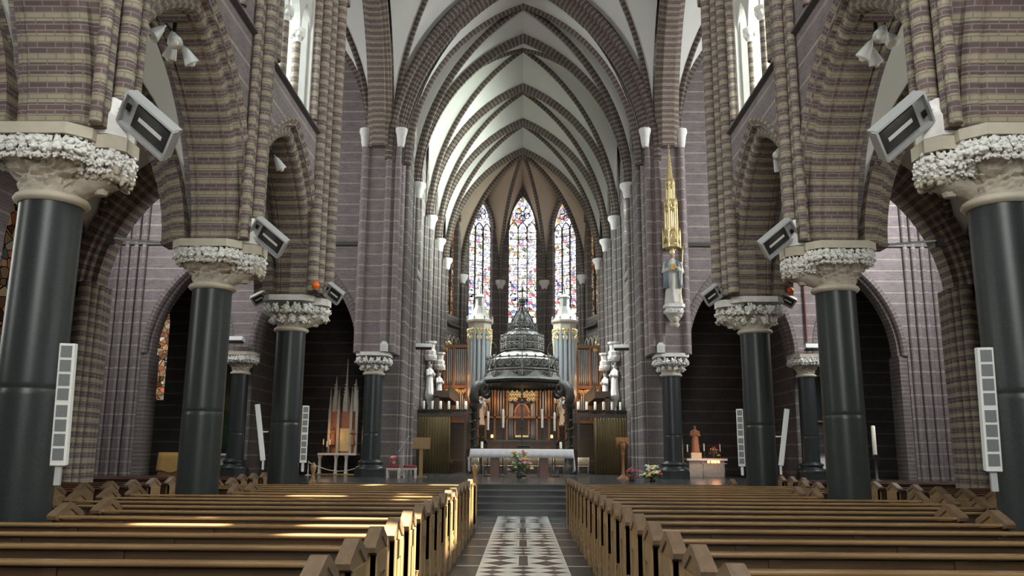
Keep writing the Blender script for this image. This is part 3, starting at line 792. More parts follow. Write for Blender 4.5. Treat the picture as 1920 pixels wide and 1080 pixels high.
protoC = make_column('granite_column', 'x', True, plinth=PLAT, ext=False)
KIDS[protoC.name] = [(c, []) for c in protoC.children]
protoC.location = (-5.42, 30.4, 0); protoC['label'] = 'black granite column beside the chancel arch, left of the altar platform'
dup(protoC, (5.42, 30.4, 0), PI, 'black granite column below the statue with the gold canopy')
protoD = make_column('granite_column', 'x', False, .31, False, 4.45, PLAT)
KIDS[protoD.name] = [(c, []) for c in protoD.children]
protoD.location = (-10.39, 30.62, 0); protoD['label'] = 'slender black column between the two left chapel arches'
dup(protoD, (10.39, 30.62, 0), PI, 'slender black column between the two right chapel arches')

# ------------------------------------------------------------------ pews
def pew_end(x, face, tall=False):
    """bench end in the y-z plane; face: which side of x carries the panel"""
    e = MB().prism([(-.02, 0), (.4, 0), (.4, .97), (.175, 1.08), (-.02, .98)], 'x', x-.035, x+.035)
    e.box(x-.045, x+.045, -.05, .45, 0, .12)
    for y0, y1, z0, z1 in ((-.02, .06, .12, .95), (.34, .42, .12, .95), (.06, .34, .12, .22), (.06, .34, .8, .95)):
        e.box(x+face*.02-.03, x+face*.02+.03, y0, y1, z0, z1)
    return e
def pew_cap(x):
    c = MB()
    prof = [(-.1, .965), (-.115, 1.0), (-.085, 1.025), (.155, 1.12), (.195, 1.12), (.42, 1.02), (.45, .995), (.435, .96), (.4, .955), (.175, 1.06), (-.04, .95)]
    c.prism(prof, 'x', x-.048, x+.048); return c
def spindle(x, face):
    c = MB()
    for y in (-.06, .46):
        c.lathe([(.02, .12), (.035, .16), (.02, .2), (.045, .26), (.02, .33), (.035, .4), (.02, .46), (.03, .5)], (x+face*.01, y, 0), 8)
    return c
def make_pew(L, label, group, mats=('oak', 'oakend', 'oakcap', 'oakdark')):
    a, e_, c_, d_ = (M[k] for k in mats)
    t = thing('church_pew', label, 'pew', (0, 0, 0), 0, group)
    MB().box(-L/2+.04, L/2-.04, -.06, .05, .972, 1.0).build('top_rail', a, t, bevel=.01)
    q = MB().box(-L/2+.04, L/2-.04, .0, .03, .3, .96)
    q.build('backrest', d_, t)
    for i in range(int(L/1.25)):
        x = -L/2+.65+1.25*i; MB().box(x-.04, x+.04, -.02, .0, .12, .955).build('stile', d_, t)
    MB().box(-L/2+.04, L/2-.04, .03, .42, .42, .46).build('seat', a, t, bevel=.01)
    MB().box(-L/2+.04, L/2-.04, -.17, -.02, .66, .68).build('book_shelf', d_, t)
    MB().box(-L/2+.06, L/2-.06, -.3, -.14, .14, .18).build('kneeler', d_, t)
    for x, f in ((-L/2, -1), (L/2, 1)):
        b = pew_end(x, f).build('bench_end', e_, t, bevel=.008)
        pew_cap(x).build('cap', c_, b, bevel=.02); spindle(x, f).build('turned_spindle', e_, b)
    KIDS[t.name] = [(c, list(c.children)) for c in t.children]
    return t
ORD = ['nearest', 'second', 'third', 'fourth', 'fifth', 'sixth', 'seventh', 'eighth', 'ninth', 'tenth', 'eleventh', 'twelfth', 'thirteenth', 'fourteenth', 'fifteenth', 'sixteenth', 'seventeenth', 'eighteenth']
full = make_pew(4.94, 'x', 'x'); short = make_pew(3.68, 'x', 'x'); used = set()
def put(proto, loc, label, group, rz=0):
    if proto.name not in used:
        used.add(proto.name); proto.location = loc; proto['label'] = label; proto['group'] = group; proto.rotation_euler = (0, 0, rz); return proto
    return dup(proto, loc, rz, label, group)
for s, side, y0, n in ((-1, 'left', 4.38, 16), (1, 'right', 4.17, 17)):
    for i in range(n):
        y = y0 + .87*i; narrow = any(abs(y+.18-c) < .72 for c in (4.1, 9.2, 14.3, 19.4))
        p, xc = (short, 1.06+3.68/2) if narrow else (full, 1.06+4.94/2)
        lab = '%s honey oak pew %s in the %s block beside the centre aisle' % (ORD[i], 'to the camera' if i == 0 else 'from the camera', side)
        put(p, (s*xc, y, 0), lab, 'pews of the %s nave block' % side)
small = make_pew(2.5, 'x', 'x', ('redwood', 'oakend', 'oakcap', 'oakdark'))
for s, side in ((-1, 'left'), (1, 'right')):
    for i in range(6):
        lab = 'short red-brown pew in the %s side aisle, %s row from the camera' % (side, ORD[i])
        put(small, (s*8.65, 13.3+.9*i, 0), lab, 'pews of the %s side aisle' % side)
wide = make_pew(6.4, 'x', 'x', ('redwood', 'oakend', 'oakcap', 'oakdark'))
for s, side in ((-1, 'left'), (1, 'right')):
    for i in range(3):
        put(wide, (s*10.0, 20.5+.88*i, 0), 'long red-brown pew in the %s transept, %s row from the camera' % (side, ORD[i]), 'pews of the %s transept' % side)
# front desk of the left block with a tall finial
t = thing('kneeling_desk', 'sunlit oak kneeling desk with a tall finial closing the left pew block', 'kneeling desk', (-2.87, 18.9, 0))
MB().box(-1.8, 1.8, -.02, .03, 0, .92).build('front_panel', M['oak'], t)
MB().box(-1.8, 1.8, -.14, .06, .92, .96).build('top_rail', M['oak'], t, bevel=.012)
for x in (-1.82, 1.82):
    b = pew_end(x, 1).build('desk_end', M['oakend'], t, bevel=.008)
    MB().lathe([(.06, .98), (.075, 1.02), (.04, 1.06), (.05, 1.1), (.03, 1.16), (.055, 1.24), (.075, 1.3), (.06, 1.36), (.02, 1.42)], (x, .2, 0), 10).build('finial', M['oak'], b)
t = thing('kneeling_desk', 'plain oak kneeling desk closing the right pew block before the steps', 'kneeling desk', (2.87, 18.9, 0))
MB().box(-1.8, 1.8, -.02, .03, 0, .92).build('front_panel', M['oak'], t)
MB().box(-1.8, 1.8, -.14, .06, .92, .96).build('top_rail', M['oak'], t, bevel=.012)
for x in (-1.82, 1.82):
    b = pew_end(x, -1).build('desk_end', M['oakend'], t, bevel=.008); pew_cap(x).build('cap', M['oakcap'], b, bevel=.02)
# ------------------------------------------------------------------ more materials
M['metal'] = plain('grey_metal', (.5, .51, .52), .4, .4)
M['whitepaint'] = plain('white_paint', (.75, .76, .75), .4)
M['grille'] = plain('perforated_grille', (.2, .215, .22), .5, .3, .4, 120)
M['black'] = plain('black_iron', (.012, .012, .013), .45, .3)
M['glassdark'] = plain('dark_lamp_glass', (.03, .03, .03), .15)
M['gold'] = plain('gilding', (.78, .64, .34), .38, .55, .15, 20)
M['goldwood'] = plain('gilded_carving', (.55, .38, .13), .4, .6, .35, 25, .4)
M['bronze'] = plain('dark_bronze', (.045, .047, .044), .55, .25, .6, 14, .4)
M['pewter'] = plain('pale_worn_bronze', (.135, .132, .122), .6, .1, .45, 14, .4)
M['palelead'] = plain('pale_lead_roof', (.27, .27, .26), .5, .1, .25, 4)
M['pipe'] = plain('tin_pipe', (.45, .5, .53), .35, .5, .1, 3)
M['organwood'] = wood('organ_oak', (.2, .085, .03), (.3, .14, .05), .4, 2)
M['linen'] = plain('white_linen', (.86, .86, .9), .8, 0, .05, 6)
M['wax'] = plain('candle_wax', (.82, .78, .68), .5)
M['curtain'] = plain('olive_curtain', (.14, .105, .045), .85, 0, .2, 4)
M['greencloth'] = plain('green_curtain', (.03, .06, .025), .9, 0, .2, 4)
M['birch'] = wood('light_chair_wood', (.74, .58, .37), (.8, .66, .45), .4)
M['mahogany'] = wood('mahogany', (.1, .03, .018), (.15, .05, .028), .35, 2)
M['leaf'] = plain('leaf_green', (.1, .2, .05), .6, 0, .4, 12)
M['petalw'] = plain('white_petals', (.8, .78, .7), .7)
M['petalr'] = plain('red_petals', (.5, .05, .08), .7)
M['petalp'] = plain('pink_petals', (.7, .32, .36), .7)
M['petaly'] = plain('yellow_petals', (.75, .6, .2), .7)
M['redcloth'] = plain('red_velvet', (.25, .02, .035), .9)
M['terracotta'] = plain('terracotta', (.36, .17, .1), .7, 0, .2, 8)
M['skin'] = plain('painted_skin', (.5, .35, .26), .6)
M['robe'] = plain('white_robe', (.62, .6, .55), .7, 0, .1, 6)
M['cape'] = plain('blue_grey_cape', (.2, .24, .28), .7, 0, .15, 6)
M['ochre'] = plain('ochre_cloth', (.45, .27, .09), .85, 0, .1, 5)
M['orange'] = plain('orange_plastic', (.85, .16, .02), .4)
M['redpipe'] = plain('red_brown_pipe', (.2, .06, .05), .5)
def glow(name, col, k):
    m, nt, b = nmat(name); b.inputs['Base Color'].default_value = (*col, 1)
    b.inputs['Emission Color'].default_value = (*col, 1); b.inputs['Emission Strength'].default_value = k; return m
M['flame'] = glow('flame', (1, .7, .3), 12)
M['votive'] = glow('lit_votive_glass', (1, .38, .16), 3)
def lamp(name, loc, power, col, r=.16):
    d = bpy.data.lights.new(name, 'POINT'); d.energy = power; d.color = col; d.shadow_soft_size = r
    o = bpy.data.objects.new(name, d); COL.objects.link(o); o.location = loc; return o

# ------------------------------------------------------------------ loudspeakers on the columns
def speaker(loc, rz, tilt, label, L=1.26):
    t = thing('column_loudspeaker', label, 'loudspeaker', loc, rz, 'slim white column loudspeakers')
    rot = Matrix.Rotation(tilt, 3, 'X'); wd, dp = .15, .11
    def P(mb, c, d): return mb.cbox(rot @ Vector(c), d, rot)
    P(MB(), (0, 0, L/2), (wd, dp, L)).build('cabinet', M['whitepaint'], t, bevel=.008)
    for i in range(8):
        z = L*(.07+.117*i+(.02 if i > 3 else 0)); P(MB(), (0, -dp/2-.002, z+.03), (wd*.72, .008, L*.095)).build('grille', M['grille'], t)
    MB().cyl(rot @ Vector((0, dp/2, L*.5)), rot @ Vector((0, dp/2, L*.5))+Vector((0, .12, 0)), .02).build('bracket', M['metal'], t)
    MB().box(-.03, .03, -.02, .03, -.2, .02).build('foot', M['metal'], t)
    return t
# rz turns the grille (local -y) to the congregation
speaker((-4.79, 8.75, 1.5), R(12), R(5), 'slim white column loudspeaker on the nearest left column')
speaker((4.81, 8.75, 1.5), R(-12), R(5), 'slim white column loudspeaker on the nearest right column')
speaker((-5.8, 18.98, 1.46), R(-75), R(9), 'slim loudspeaker leaning off the aisle side of the left crossing column')
speaker((-4.9, 18.98, 1.42), R(15), R(5), 'slim loudspeaker on the nave side of the left crossing column')
speaker((4.9, 18.98, 1.4), R(-15), R(5), 'slim loudspeaker on the nave side of the right crossing column')
speaker((5.76, 18.98, 1.42), R(75), R(9), 'slim loudspeaker leaning off the aisle side of the right crossing column')

# ------------------------------------------------------------------ box flood lights on the capitals
def flood(loc, u, n, sz, label, arm=(0, 0, 0)):
    t = thing('flood_light', label, 'flood light', loc, 0, 'box flood lights on the capitals')
    u = Vector(u).normalized(); n = Vector(n); n = (n-u*n.dot(u)).normalized(); v = n.cross(u)
    rot = Matrix((u, v, n)).transposed(); L, W, D = sz
    q = MB()
    q.cbox(rot @ Vector((0, 0, -D*.1)), (L, W, D*.6), rot)
    for a, b, c, d in ((0, W/2, L, .03), (0, -W/2, L, .03)): q.cbox(rot @ Vector((a, b, D*.3)), (c, d, D*.5), rot)
    for a in (-L/2, L/2): q.cbox(rot @ Vector((a, 0, D*.3)), (.03, W, D*.5), rot)
    q.build('housing', M['metal'], t)
    MB().cbox(rot @ Vector((L*.08, 0, D*.28)), (L*.7, W*.72, .02), rot).build('lamp_glass', M['glassdark'], t)
    MB().cbox(rot @ Vector((L*.08, 0, D*.31)), (L*.5, W*.12, .02), rot).build('lamp_tube', M['whitepaint'], t)
    MB().cbox(rot @ Vector((-L*.4, W*.1, D*.4)), (L*.08, W*.2, .02), rot).build('rating_plate', M['black'], t)
    q = MB(); e = rot @ Vector((-L*.45, 0, -D*.2)); q.tube([e, e+Vector(arm)*.5, Vector(arm)+e], .025); q.build('bracket', M['whitepaint'], t)
    return t
for s, side in ((-1, 'left'), (1, 'right')):
    flood((s*4.28, 8.95, 5.32), (-s*.72, .05, -.62), (s*.3, -.75, -.55), (.72, .42, .16), 'grey box flood light on the capital of the nearest %s column' % side, (s*.4, .25, .05))
    flood((s*4.42, 14.05, 5.34), (-s*.72, .05, -.6), (s*.3, -.75, -.55), (.66, .38, .16), 'grey box flood light on the capital of the second %s column' % side, (s*.3, .2, .05))
    flood((s*4.4, 19.05, 5.3), (-s*.72, .05, -.55), (s*.3, -.75, -.5), (.42, .34, .16), 'small grey flood light on the nave side of the %s crossing capital' % side, (s*.35, .2, -.02))
    flood((s*6.12, 19.0, 5.18), (s*.75, 0, -.4), (-s*.3, -.7, -.6), (.36, .24, .14), 'dark spotlight on the aisle side of the %s crossing capital' % side, (-s*.1, .2, .1))
    x = s*4.77 if s < 0 else 6.2
    t = thing('orange_lamp', 'small orange lamp above the %s crossing capital' % side, 'lamp', (x if s > 0 else -4.7, 19.0 if s > 0 else 18.5, 5.25))
    MB().lathe([(.03, 0), (.035, .05), (.08, .07), (.09, .14), (.06, .2), (0, .22)], n=12).build('lens', M['orange'], t)
    MB().lathe([(.06, -.02), (.06, .01)], n=12).build('base', M['black'], t)
    MB().tube([(0, 0, -.02), (0, .1, -.06), (0, .42, -.04)], .015, 6).build('arm', M['black'], t)
    # spotlight on a tie rod across the aisle
    t = thing('tie_rod', 'thin iron tie rod behind the second %s capital' % side, 'tie rod', (s*6.05, 14.5, 5.3))
    MB().cyl((0, 0, 0), (s*1.5, .1, .16), .02).build('rod', M['metal'], t)
    MB().cbox((s*1.45, .1, .12), (.12, .1, .16)).build('end_clamp', M['black'], t)
    t = thing('spotlight', 'dark angular spotlight on the tie rod behind the second %s capital' % side, 'spotlight', (s*6.28, 14.4, 5.3))
    q = MB(); q.lathe([(.06, -.12), (.15, .1), (.15, .14)], n=4, smooth=False, a0=PI/4)
    q.v = [tuple(Matrix.Rotation(R(55*s), 3, 'Y') @ Vector(p)) for p in q.v]
    q.build('housing', M['black'], t); MB().cyl((0, 0, 0), (0, .1, .05), .02).build('clamp', M['metal'], t)

# spotlight clusters under the arcade arches
def cluster(loc, n, label):
    t = thing('spotlight_cluster', label, 'spotlights', loc, 0, 'white spotlight clusters under the arches')
    q = MB(); q.cyl((0, 0, -.16), (0, 0, .02), .03); q.cyl((0, -.3, -.16), (0, .3, -.16), .018); q.build('bracket', M['black'], t)
    for i in range(n):
        y = -.28+.56*i/max(n-1, 1); d = Vector((.45 if i % 2 else -.45, (-.5 if i < n/2 else .4), -.9)).normalized()
        p = Vector((0, y, -.16)); a = p+d*.06; b = p+d*.34
        c = MB().tube([p, a, a+d*.06, a+d*.08, b, b+d*.02], [.012, .02, .055, .06, .115, .115], 12).build('lamp_shade', M['whitepaint'], t)
        MB().ball(b+d*.01, .06, 8, 6).build('bulb', M['wax'], c)
    return t
for s, side in ((-1, 'left'), (1, 'right')):
    cluster((s*5.45, 11.9, 8.2), 4, 'cluster of four white cone spotlights under the first %s arch' % side)
    cluster((s*5.45, 16.95, 8.2), 2, 'pair of white cone spotlights under the second %s arch' % side)

# slanted white lamp boxes
def slab(loc, rz, L, label):
    t = thing('uplight_box', label, 'uplight', loc, rz, 'slanted white uplight boxes')
    rot = Matrix.Rotation(R(-12), 3, 'X')
    MB().cbox((0, 0, 0), (L, .3, .16), rot).build('housing', M['whitepaint'], t, bevel=.01)
    MB().cbox(rot @ Vector((0, 0, -.095)), (L*.95, .28, .03), rot).build('lamp_glass', M['black'], t)
    MB().cyl((0, .1, 0), (0, .3, -.02), .03).build('arm', M['metal'], t)
slab((-10.5, 30.12, 5.68), 0, .62, 'white uplight box above the slender left chapel column')
slab((10.55, 30.12, 5.5), 0, .62, 'white uplight box above the slender right chapel column')
slab((-4.25, 35.6, 6.15), R(8), .72, 'white uplight box above the left choir statues')
slab((4.3, 35.6, 6.15), R(-8), .72, 'white uplight box above the right choir statues')
for s, side in ((-1, 'left'), (1, 'right')):
    t = thing('wall_speaker', 'small white box speaker on the capital %s of the chancel arch' % side, 'loudspeaker', (s*4.97, 29.78, 5.22))
    MB().prism([(-.13, 0), (.13, 0), (.13, .26), (.06, .36), (-.06, .36), (-.13, .26)], 'y', -.1, .1).build('cabinet', M['whitepaint'], t)
    MB().box(-.09, .09, -.11, -.1, .04, .24).build('grille', M['robe'], t)

# ------------------------------------------------------------------ statues
def figure(H, folds=9, arms='fold', seed=1):
    """robed standing figure, height H: body, head, arms as separate meshes"""
    rnd = random.Random(seed); b = MB(); n = 36
    secs = [(0, .165, .13), (.06, .16, .125), (.2, .14, .11), (.38, .13, .1), (.52, .125, .095), (.6, .115, .085), (.68, .125, .085), (.76, .135, .08), (.8, .125, .075), (.83, .09, .06), (.85, .045, .045), (.875, .04, .042)]
    v = []; f = []
    for z, rx, ry in secs:
        amp = .1*max(0, 1-z/.7)
        for j in range(n):
            a = 2*PI*j/n; k = 1+amp*math.sin(a*folds+2.2*math.sin(z*6)+seed)
            v.append((rx*k*math.cos(a)*H, ry*k*math.sin(a)*H, z*H))
    for i in range(len(secs)-1):
        for j in range(n): f.append((i*n+j, i*n+(j+1) % n, (i+1)*n+(j+1) % n, (i+1)*n+j))
    f += [tuple(range(n-1, -1, -1)), tuple((len(secs)-1)*n+j for j in range(n))]
    b.add(v, f, None, True)
    h = MB(); h.ball((0, -.01*H, .93*H), (.047*H, .055*H, .065*H), 14, 10)
    h.ball((0, -.064*H, .925*H), (.009*H, .014*H, .016*H), 6, 5)          # nose
    for x in (-.018, .018): h.ball((x*H, -.057*H, .94*H), (.008*H, .005*H, .005*H), 6, 4)
    h.ball((0, -.058*H, .9*H), (.015*H, .007*H, .004*H), 6, 4)             # mouth
    for x in (-.047, .047): h.ball((x*H, 0, .928*H), (.008*H, .014*H, .018*H), 6, 5)
    ar = MB(); hd = MB()
    for sx in (-1, 1):
        sh = Vector((sx*.125*H, 0, .79*H)); el = Vector((sx*.165*H, -.02*H, .62*H))
        wr = Vector((sx*.06*H, -.12*H, .66*H)) if arms == 'fold' else Vector((sx*.17*H, -.14*H, .68*H))
        ar.tube([sh, sh.lerp(el, .5), el, el.lerp(wr, .55), wr], [.045*H, .045*H, .048*H, .045*H, .05*H], 10)
        d = (wr-el).normalized(); hd.ball(wr+d*.028*H, (.022*H, .026*H, .016*H), 8, 6)
        for k in range(4):
            o = Vector((0, 0, (.012-.008*k)*H)); hd.tube([wr+d*.035*H+o, wr+d*.058*H+o, wr+d*.066*H+o+Vector((-sx*.01*H, 0, 0))], .0065*H, 5)
        hd.tube([wr+d*.02*H+Vector((0, 0, .014*H)), wr+d*.035*H+Vector((0, -.01*H, .03*H))], .007*H, 5)
    return b, h, ar, hd
def statue(name, label, cat, loc, rz, H, robe, skin, arms='fold', seed=1, group=None):
    t = thing(name, label, cat, loc, rz, group); b, h, a, hd = figure(H, 9, arms, seed)
    b.build('robe', robe, t); h.build('head', skin, t); a.build('sleeves', robe, t); hd.build('hands', skin, t)
    return t
# saint on the crossing pier with corbel and gilded canopy
SX, SY = 5.45, 29.55
t = thing('corbel', 'carved stone corbel under the saint statue beside the chancel arch', 'corbel', (SX, SY, 6.1))
q = MB(); q.lathe([(.05, -.05), (.12, 0), (.2, .1), (.14, .2), (.26, .38), (.34, .5)], n=12)
q.ball((0, -.16, .3), (.12, .1, .15), 10, 8, .1); q.ball((-.16, -.1, .42), .1, 8, 6, .2); q.ball((.16, -.1, .42), .1, 8, 6, .2)
q.build('bracket', M['stone'], t)
MB().prism(chamf(.36, .12), 'z', .7, .82).build('ledge', M['white'], t)
q = MB().prism(chamf(.3, .1), 'z', .5, .7); lumps(q, chamf(.3, .1), .58, .06, .12); q.build('foliage', M['white'], t)
t = statue('saint_statue', 'painted saint statue in white robe and blue-grey cape holding a gold staff', 'statue', (SX, SY, 6.93), 0, 1.95, M['robe'], M['skin'], 'fold', 3)
q = MB(); H = 1.95; v = []; f = []; n = 26
for i, (z, rx, ry) in enumerate(((.3, .175, .14), (.5, .165, .125), (.65, .165, .115), (.76, .155, .1), (.82, .105, .075))):
    for j in range(n):
        a = R(-150)+R(300)*j/(n-1); v.append((rx*H*math.sin(a)*1.0, ry*H*math.cos(a), z*H))
for i in range(4):
    for j in range(n-1): f.append((i*n+j, i*n+j+1, (i+1)*n+j+1, (i+1)*n+j))
q.add(v, f, None, True); c = q.build('cape', M['cape'], t); c.modifiers.new('thick', 'SOLIDIFY').thickness = .03
q = MB(); q.lathe([(.05*H, .96*H), (.06*H, 1.0*H), (.045*H, 1.05*H), (0, 1.1*H)], n=12); q.build('mitre', M['gold'], t)
q = MB(); q.cyl((.2, -.2, 0), (.36, -.16, 2.0), .02); q.tube([(.36, -.16, 1.98), (.37, -.16, 2.12), (.44, -.16, 2.18), (.48, -.16, 2.1), (.43, -.16, 2.04)], .018); q.build('staff', M['gold'], t)
MB().cbox((-.05, -.3, 1.33), (.16, .05, .22)).build('book', M['goldwood'], t)
t = thing('statue_canopy', 'tall gilded openwork gothic canopy above the saint statue', 'canopy', (SX, SY, 9.02))
def gable_ring(mb, r, z, h, n=6):
    for i in range(n):
        a = PI/n+2*PI*i/n; d = Vector((math.cos(a), math.sin(a), 0)); e = Vector((-d.y, d.x, 0)); w_ = r*math.tan(PI/n)
        for k in (-1, 1): mb.tube([d*r+e*w_*k+Vector((0, 0, z)), d*r+Vector((0, 0, z+h))], .022, 5)
        mb.tube([d*r-e*w_+Vector((0, 0, z)), d*r+e*w_+Vector((0, 0, z))], .022, 5)
        mb.tube([d*r+e*w_*.7*math.cos(q*PI/6)+Vector((0, 0, z+.02+h*.55*math.sin(q*PI/6))) for q in range(7)], .014, 5)
def posts(mb, r, z0, z1, rad, n=6, pin=.2):
    for i in range(n):
        a = 2*PI*i/n; p = (r*math.cos(a), r*math.sin(a)); mb.cyl((*p, z0), (*p, z1), rad, None, 6); mb.cyl((*p, z1), (*p, z1+pin), rad, .002, 6)
q = MB(); q.lathe([(.29, .02), (.31, .1), (.29, .14)], n=6, smooth=False); gable_ring(q, .27, .12, .5); posts(q, .31, 0, .62, .03, 6, .16); q.lathe([(.2, .1), (.2, .62), (.22, .66)], n=6, smooth=False); q.build('gabled_hood', M['gold'], t)
q = MB(); posts(q, .22, .6, 1.75, .035, 6, .22); q.lathe([(.05, .6), (.05, 1.8)], n=6); q.lathe([(.25, .66), (.26, .72), (.2, .76)], n=6, smooth=False); gable_ring(q, .2, 1.5, .34); q.lathe([(.2, 1.42), (.22, 1.5), (.16, 1.55)], n=6, smooth=False); q.build('lower_lantern', M['gold'], t)
q = MB(); posts(q, .15, 1.6, 2.5, .028, 6, .18); q.lathe([(.04, 1.6), (.04, 2.6)], n=6); gable_ring(q, .13, 2.35, .26); q.lathe([(.14, 2.28), (.15, 2.36), (.1, 2.4)], n=6, smooth=False); q.build('upper_lantern', M['gold'], t)
q = MB(); q.lathe([(.13, 2.5), (.12, 2.62), (.02, 3.7), (0, 3.72)], n=6, smooth=False)
for k in range(7):
    z = 2.7+.14*k; r = .13-(.1*(z-2.5)/1.2)
    for i in range(6): q.ball((r*math.cos(i*PI/3), r*math.sin(i*PI/3), z), .02, 5, 4)
q.ball((0, 0, 3.75), .035, 8, 6); q.cyl((0, 0, 3.75), (0, 0, 4.0), .012); q.cyl((-.07, 0, 3.9), (.07, 0, 3.9), .012); q.build('spire', M['gold'], t)
MB().box(-.05, .05, .1, .4, .3, .36).build('wall_bracket', M['black'], t)

# white apostles on the choir shafts
for s, side in ((-1, 'left'), (1, 'right')):
    for i, (y, lab) in enumerate(((37.85, 'nearest'), (42.15, 'middle'), (46.5, 'farthest'))):
        x = s*4.2
        t = statue('apostle_statue', 'white stone apostle statue on the %s choir wall, %s of three' % (side, lab), 'statue', (x, y, 4.2), R(90)*s*-1 + R(-30)*-s, 1.45, M['white'], M['white'], 'fold', 5+i, 'white statues along the choir')
        q = MB(); q.lathe([(.06, -.5), (.1, -.4), (.14, -.25), (.24, -.1), (.28, 0)], n=8, smooth=False); q.build('console', M['white'], t)
        q = MB(); q.lathe([(.16, 1.56), (.3, 1.66), (.32, 1.78), (.26, 1.82), (.28, 2.0), (.2, 2.1), (.22, 2.3), (.3, 2.38), (.3, 2.46)], n=8, smooth=False, a0=PI/8); gable_ring(q, .28, 1.6, .24, 8); q.box(-.1, .1, .1, .32, 1.6, 2.0); q.build('niche_canopy', M['white'], t)
        t['group'] = 'white statues along the choir'

# ------------------------------------------------------------------ altar group
t = thing('altar_table', 'long altar table on two mahogany block legs in the chancel', 'altar', (0, 31, PLAT))
MB().box(-1.8, 1.8, -.42, .42, .9, .985).build('table_top', M['mahogany'], t)
for x in (-.98, .8): MB().box(x-.16, x+.16, -.3, .3, 0, .9).build('leg', M['mahogany'], t)
q = MB(); v = []; f = []; nx = 60
prof = [(-.44, -.3), (-.45, -.15), (-.44, 0), (-.43, .012), (.43, .012), (.44, 0), (.45, -.2)]
for i in range(nx+1):
    x = -1.86+3.72*i/nx
    for j, (y, z) in enumerate(prof):
        wv = .012*math.sin(i*1.3) if j < 2 or j == 6 else 0; v.append((x, y+wv, .985+z))
k = len(prof)
for i in range(nx):
    for j in range(k-1): f.append((i*k+j, (i+1)*k+j, (i+1)*k+j+1, i*k+j+1))
q.add(v, f, None, True)
for sx in (-1, 1):     # ends hang lower in folds
    v = []; f = []
    for i in range(15):
        y = -.44+.88*i/14; dz = .06*math.sin(i*1.9)
        v += [(sx*1.86, y, .997), (sx*(1.875+.02*math.sin(i*1.9)), y*1.02, .7), (sx*(1.9+.04*math.sin(i*1.9)), y*1.05, .22+dz)]
    for i in range(14): f += [(i*3, i*3+3, i*3+4, i*3+1), (i*3+1, i*3+4, i*3+5, i*3+2)]
    q.add(v, f, None, True)
o = q.build('altar_cloth', M['linen']); o.location = (0, 31, PLAT+.001); tag(o, 'white linen cloth draped over the altar table', 'altar cloth')
o.modifiers.new('thick', 'SOLIDIFY').thickness = -.006
ATOP = PLAT+1.0
def candle(loc, r, h, label, group, stand=0, base=.09):
    t = thing('candlestick' if stand else 'candle', label, 'candle', loc, 0, group)
    if stand:
        MB().lathe([(base, 0), (base, .03), (.03, .08), (.018, .14), (.018, stand*.5), (.03, stand*.52), (.018, stand*.56), (.018, stand-.05), (.055, stand-.02), (.055, stand)], n=12).build('stand', M['bronze'], t)
    else: MB().lathe([(r*1.5, -.0), (r*1.6, .02), (r, .03)], n=12).build('saucer', M['bronze'], t)
    MB().lathe([(r, stand+.01), (r, stand+h), (r*.5, stand+h+.01)], n=12).build('wax', M['wax'], t)
    MB().cyl((0, 0, stand+h), (0, 0, stand+h+.03), .004).build('wick', M['black'], t)
    return t
for x, z0, lab in ((-1.28, 2.5, 'outer left'), (-.71, 2.59, 'inner left'), (.77, 2.59, 'inner right'), (1.24, 2.48, 'outer right')):
    candle((x, 31.85, PLAT+.001), .042, .7, 'tall white candle on a slim dark stand behind the altar, %s of four' % lab, 'tall altar candles', z0-PLAT, .16)
candle((-1.46, 30.98, ATOP), .045, .26, 'short thick candle at the left end of the altar cloth', 'short altar candles')
candle((1.42, 30.98, ATOP), .045, .26, 'short thick candle at the right end of the altar cloth', 'short altar candles')
t = thing('crucifix', 'tall dark standing crucifix behind the middle of the altar', 'crucifix', (0, 31.75, PLAT))
MB().lathe([(.2, 0), (.2, .05), (.08, .12), (.035, .2), (.035, .9), (.06, .95), (.03, 1.0), (.03, 1.75), (.08, 1.8), (.08, 1.84), (.02, 1.9)], n=12).build('stand', M['bronze'], t)
q = MB().box(-.03, .03, -.02, .02, 1.85, 3.2).box(-.36, .36, -.02, .02, 2.72, 2.8)
for x, z in ((-.36, 2.76), (.36, 2.76), (0, 3.2)): q.ball((x, 0, z), (.06, .025, .06), 8, 6)
q.build('cross', M['bronze'], t)
q = MB(); q.tube([(0, -.05, 2.05), (.015, -.06, 2.3), (0, -.05, 2.5), (0, -.05, 2.7)], [.03, .045, .05, .06], 8); q.ball((0, -.06, 2.8), (.045, .05, .06), 8, 6)
for sx in (-1, 1): q.tube([(sx*.05, -.05, 2.7), (sx*.18, -.04, 2.74), (sx*.31, -.03, 2.78)], [.025, .02, .015], 6)
q.build('figure', M['pewter'], t)
t = thing('book_stand', 'small stand with an open book on the altar cloth', 'book stand', (.05, 31.05, ATOP+.006))
MB().cbox((0, 0, .08), (.5, .3, .03), Matrix.Rotation(R(-15), 3, 'X')).build('rest', M['bronze'], t); MB().box(-.2, .2, -.1, .1, 0, .06).build('foot', M['bronze'], t)

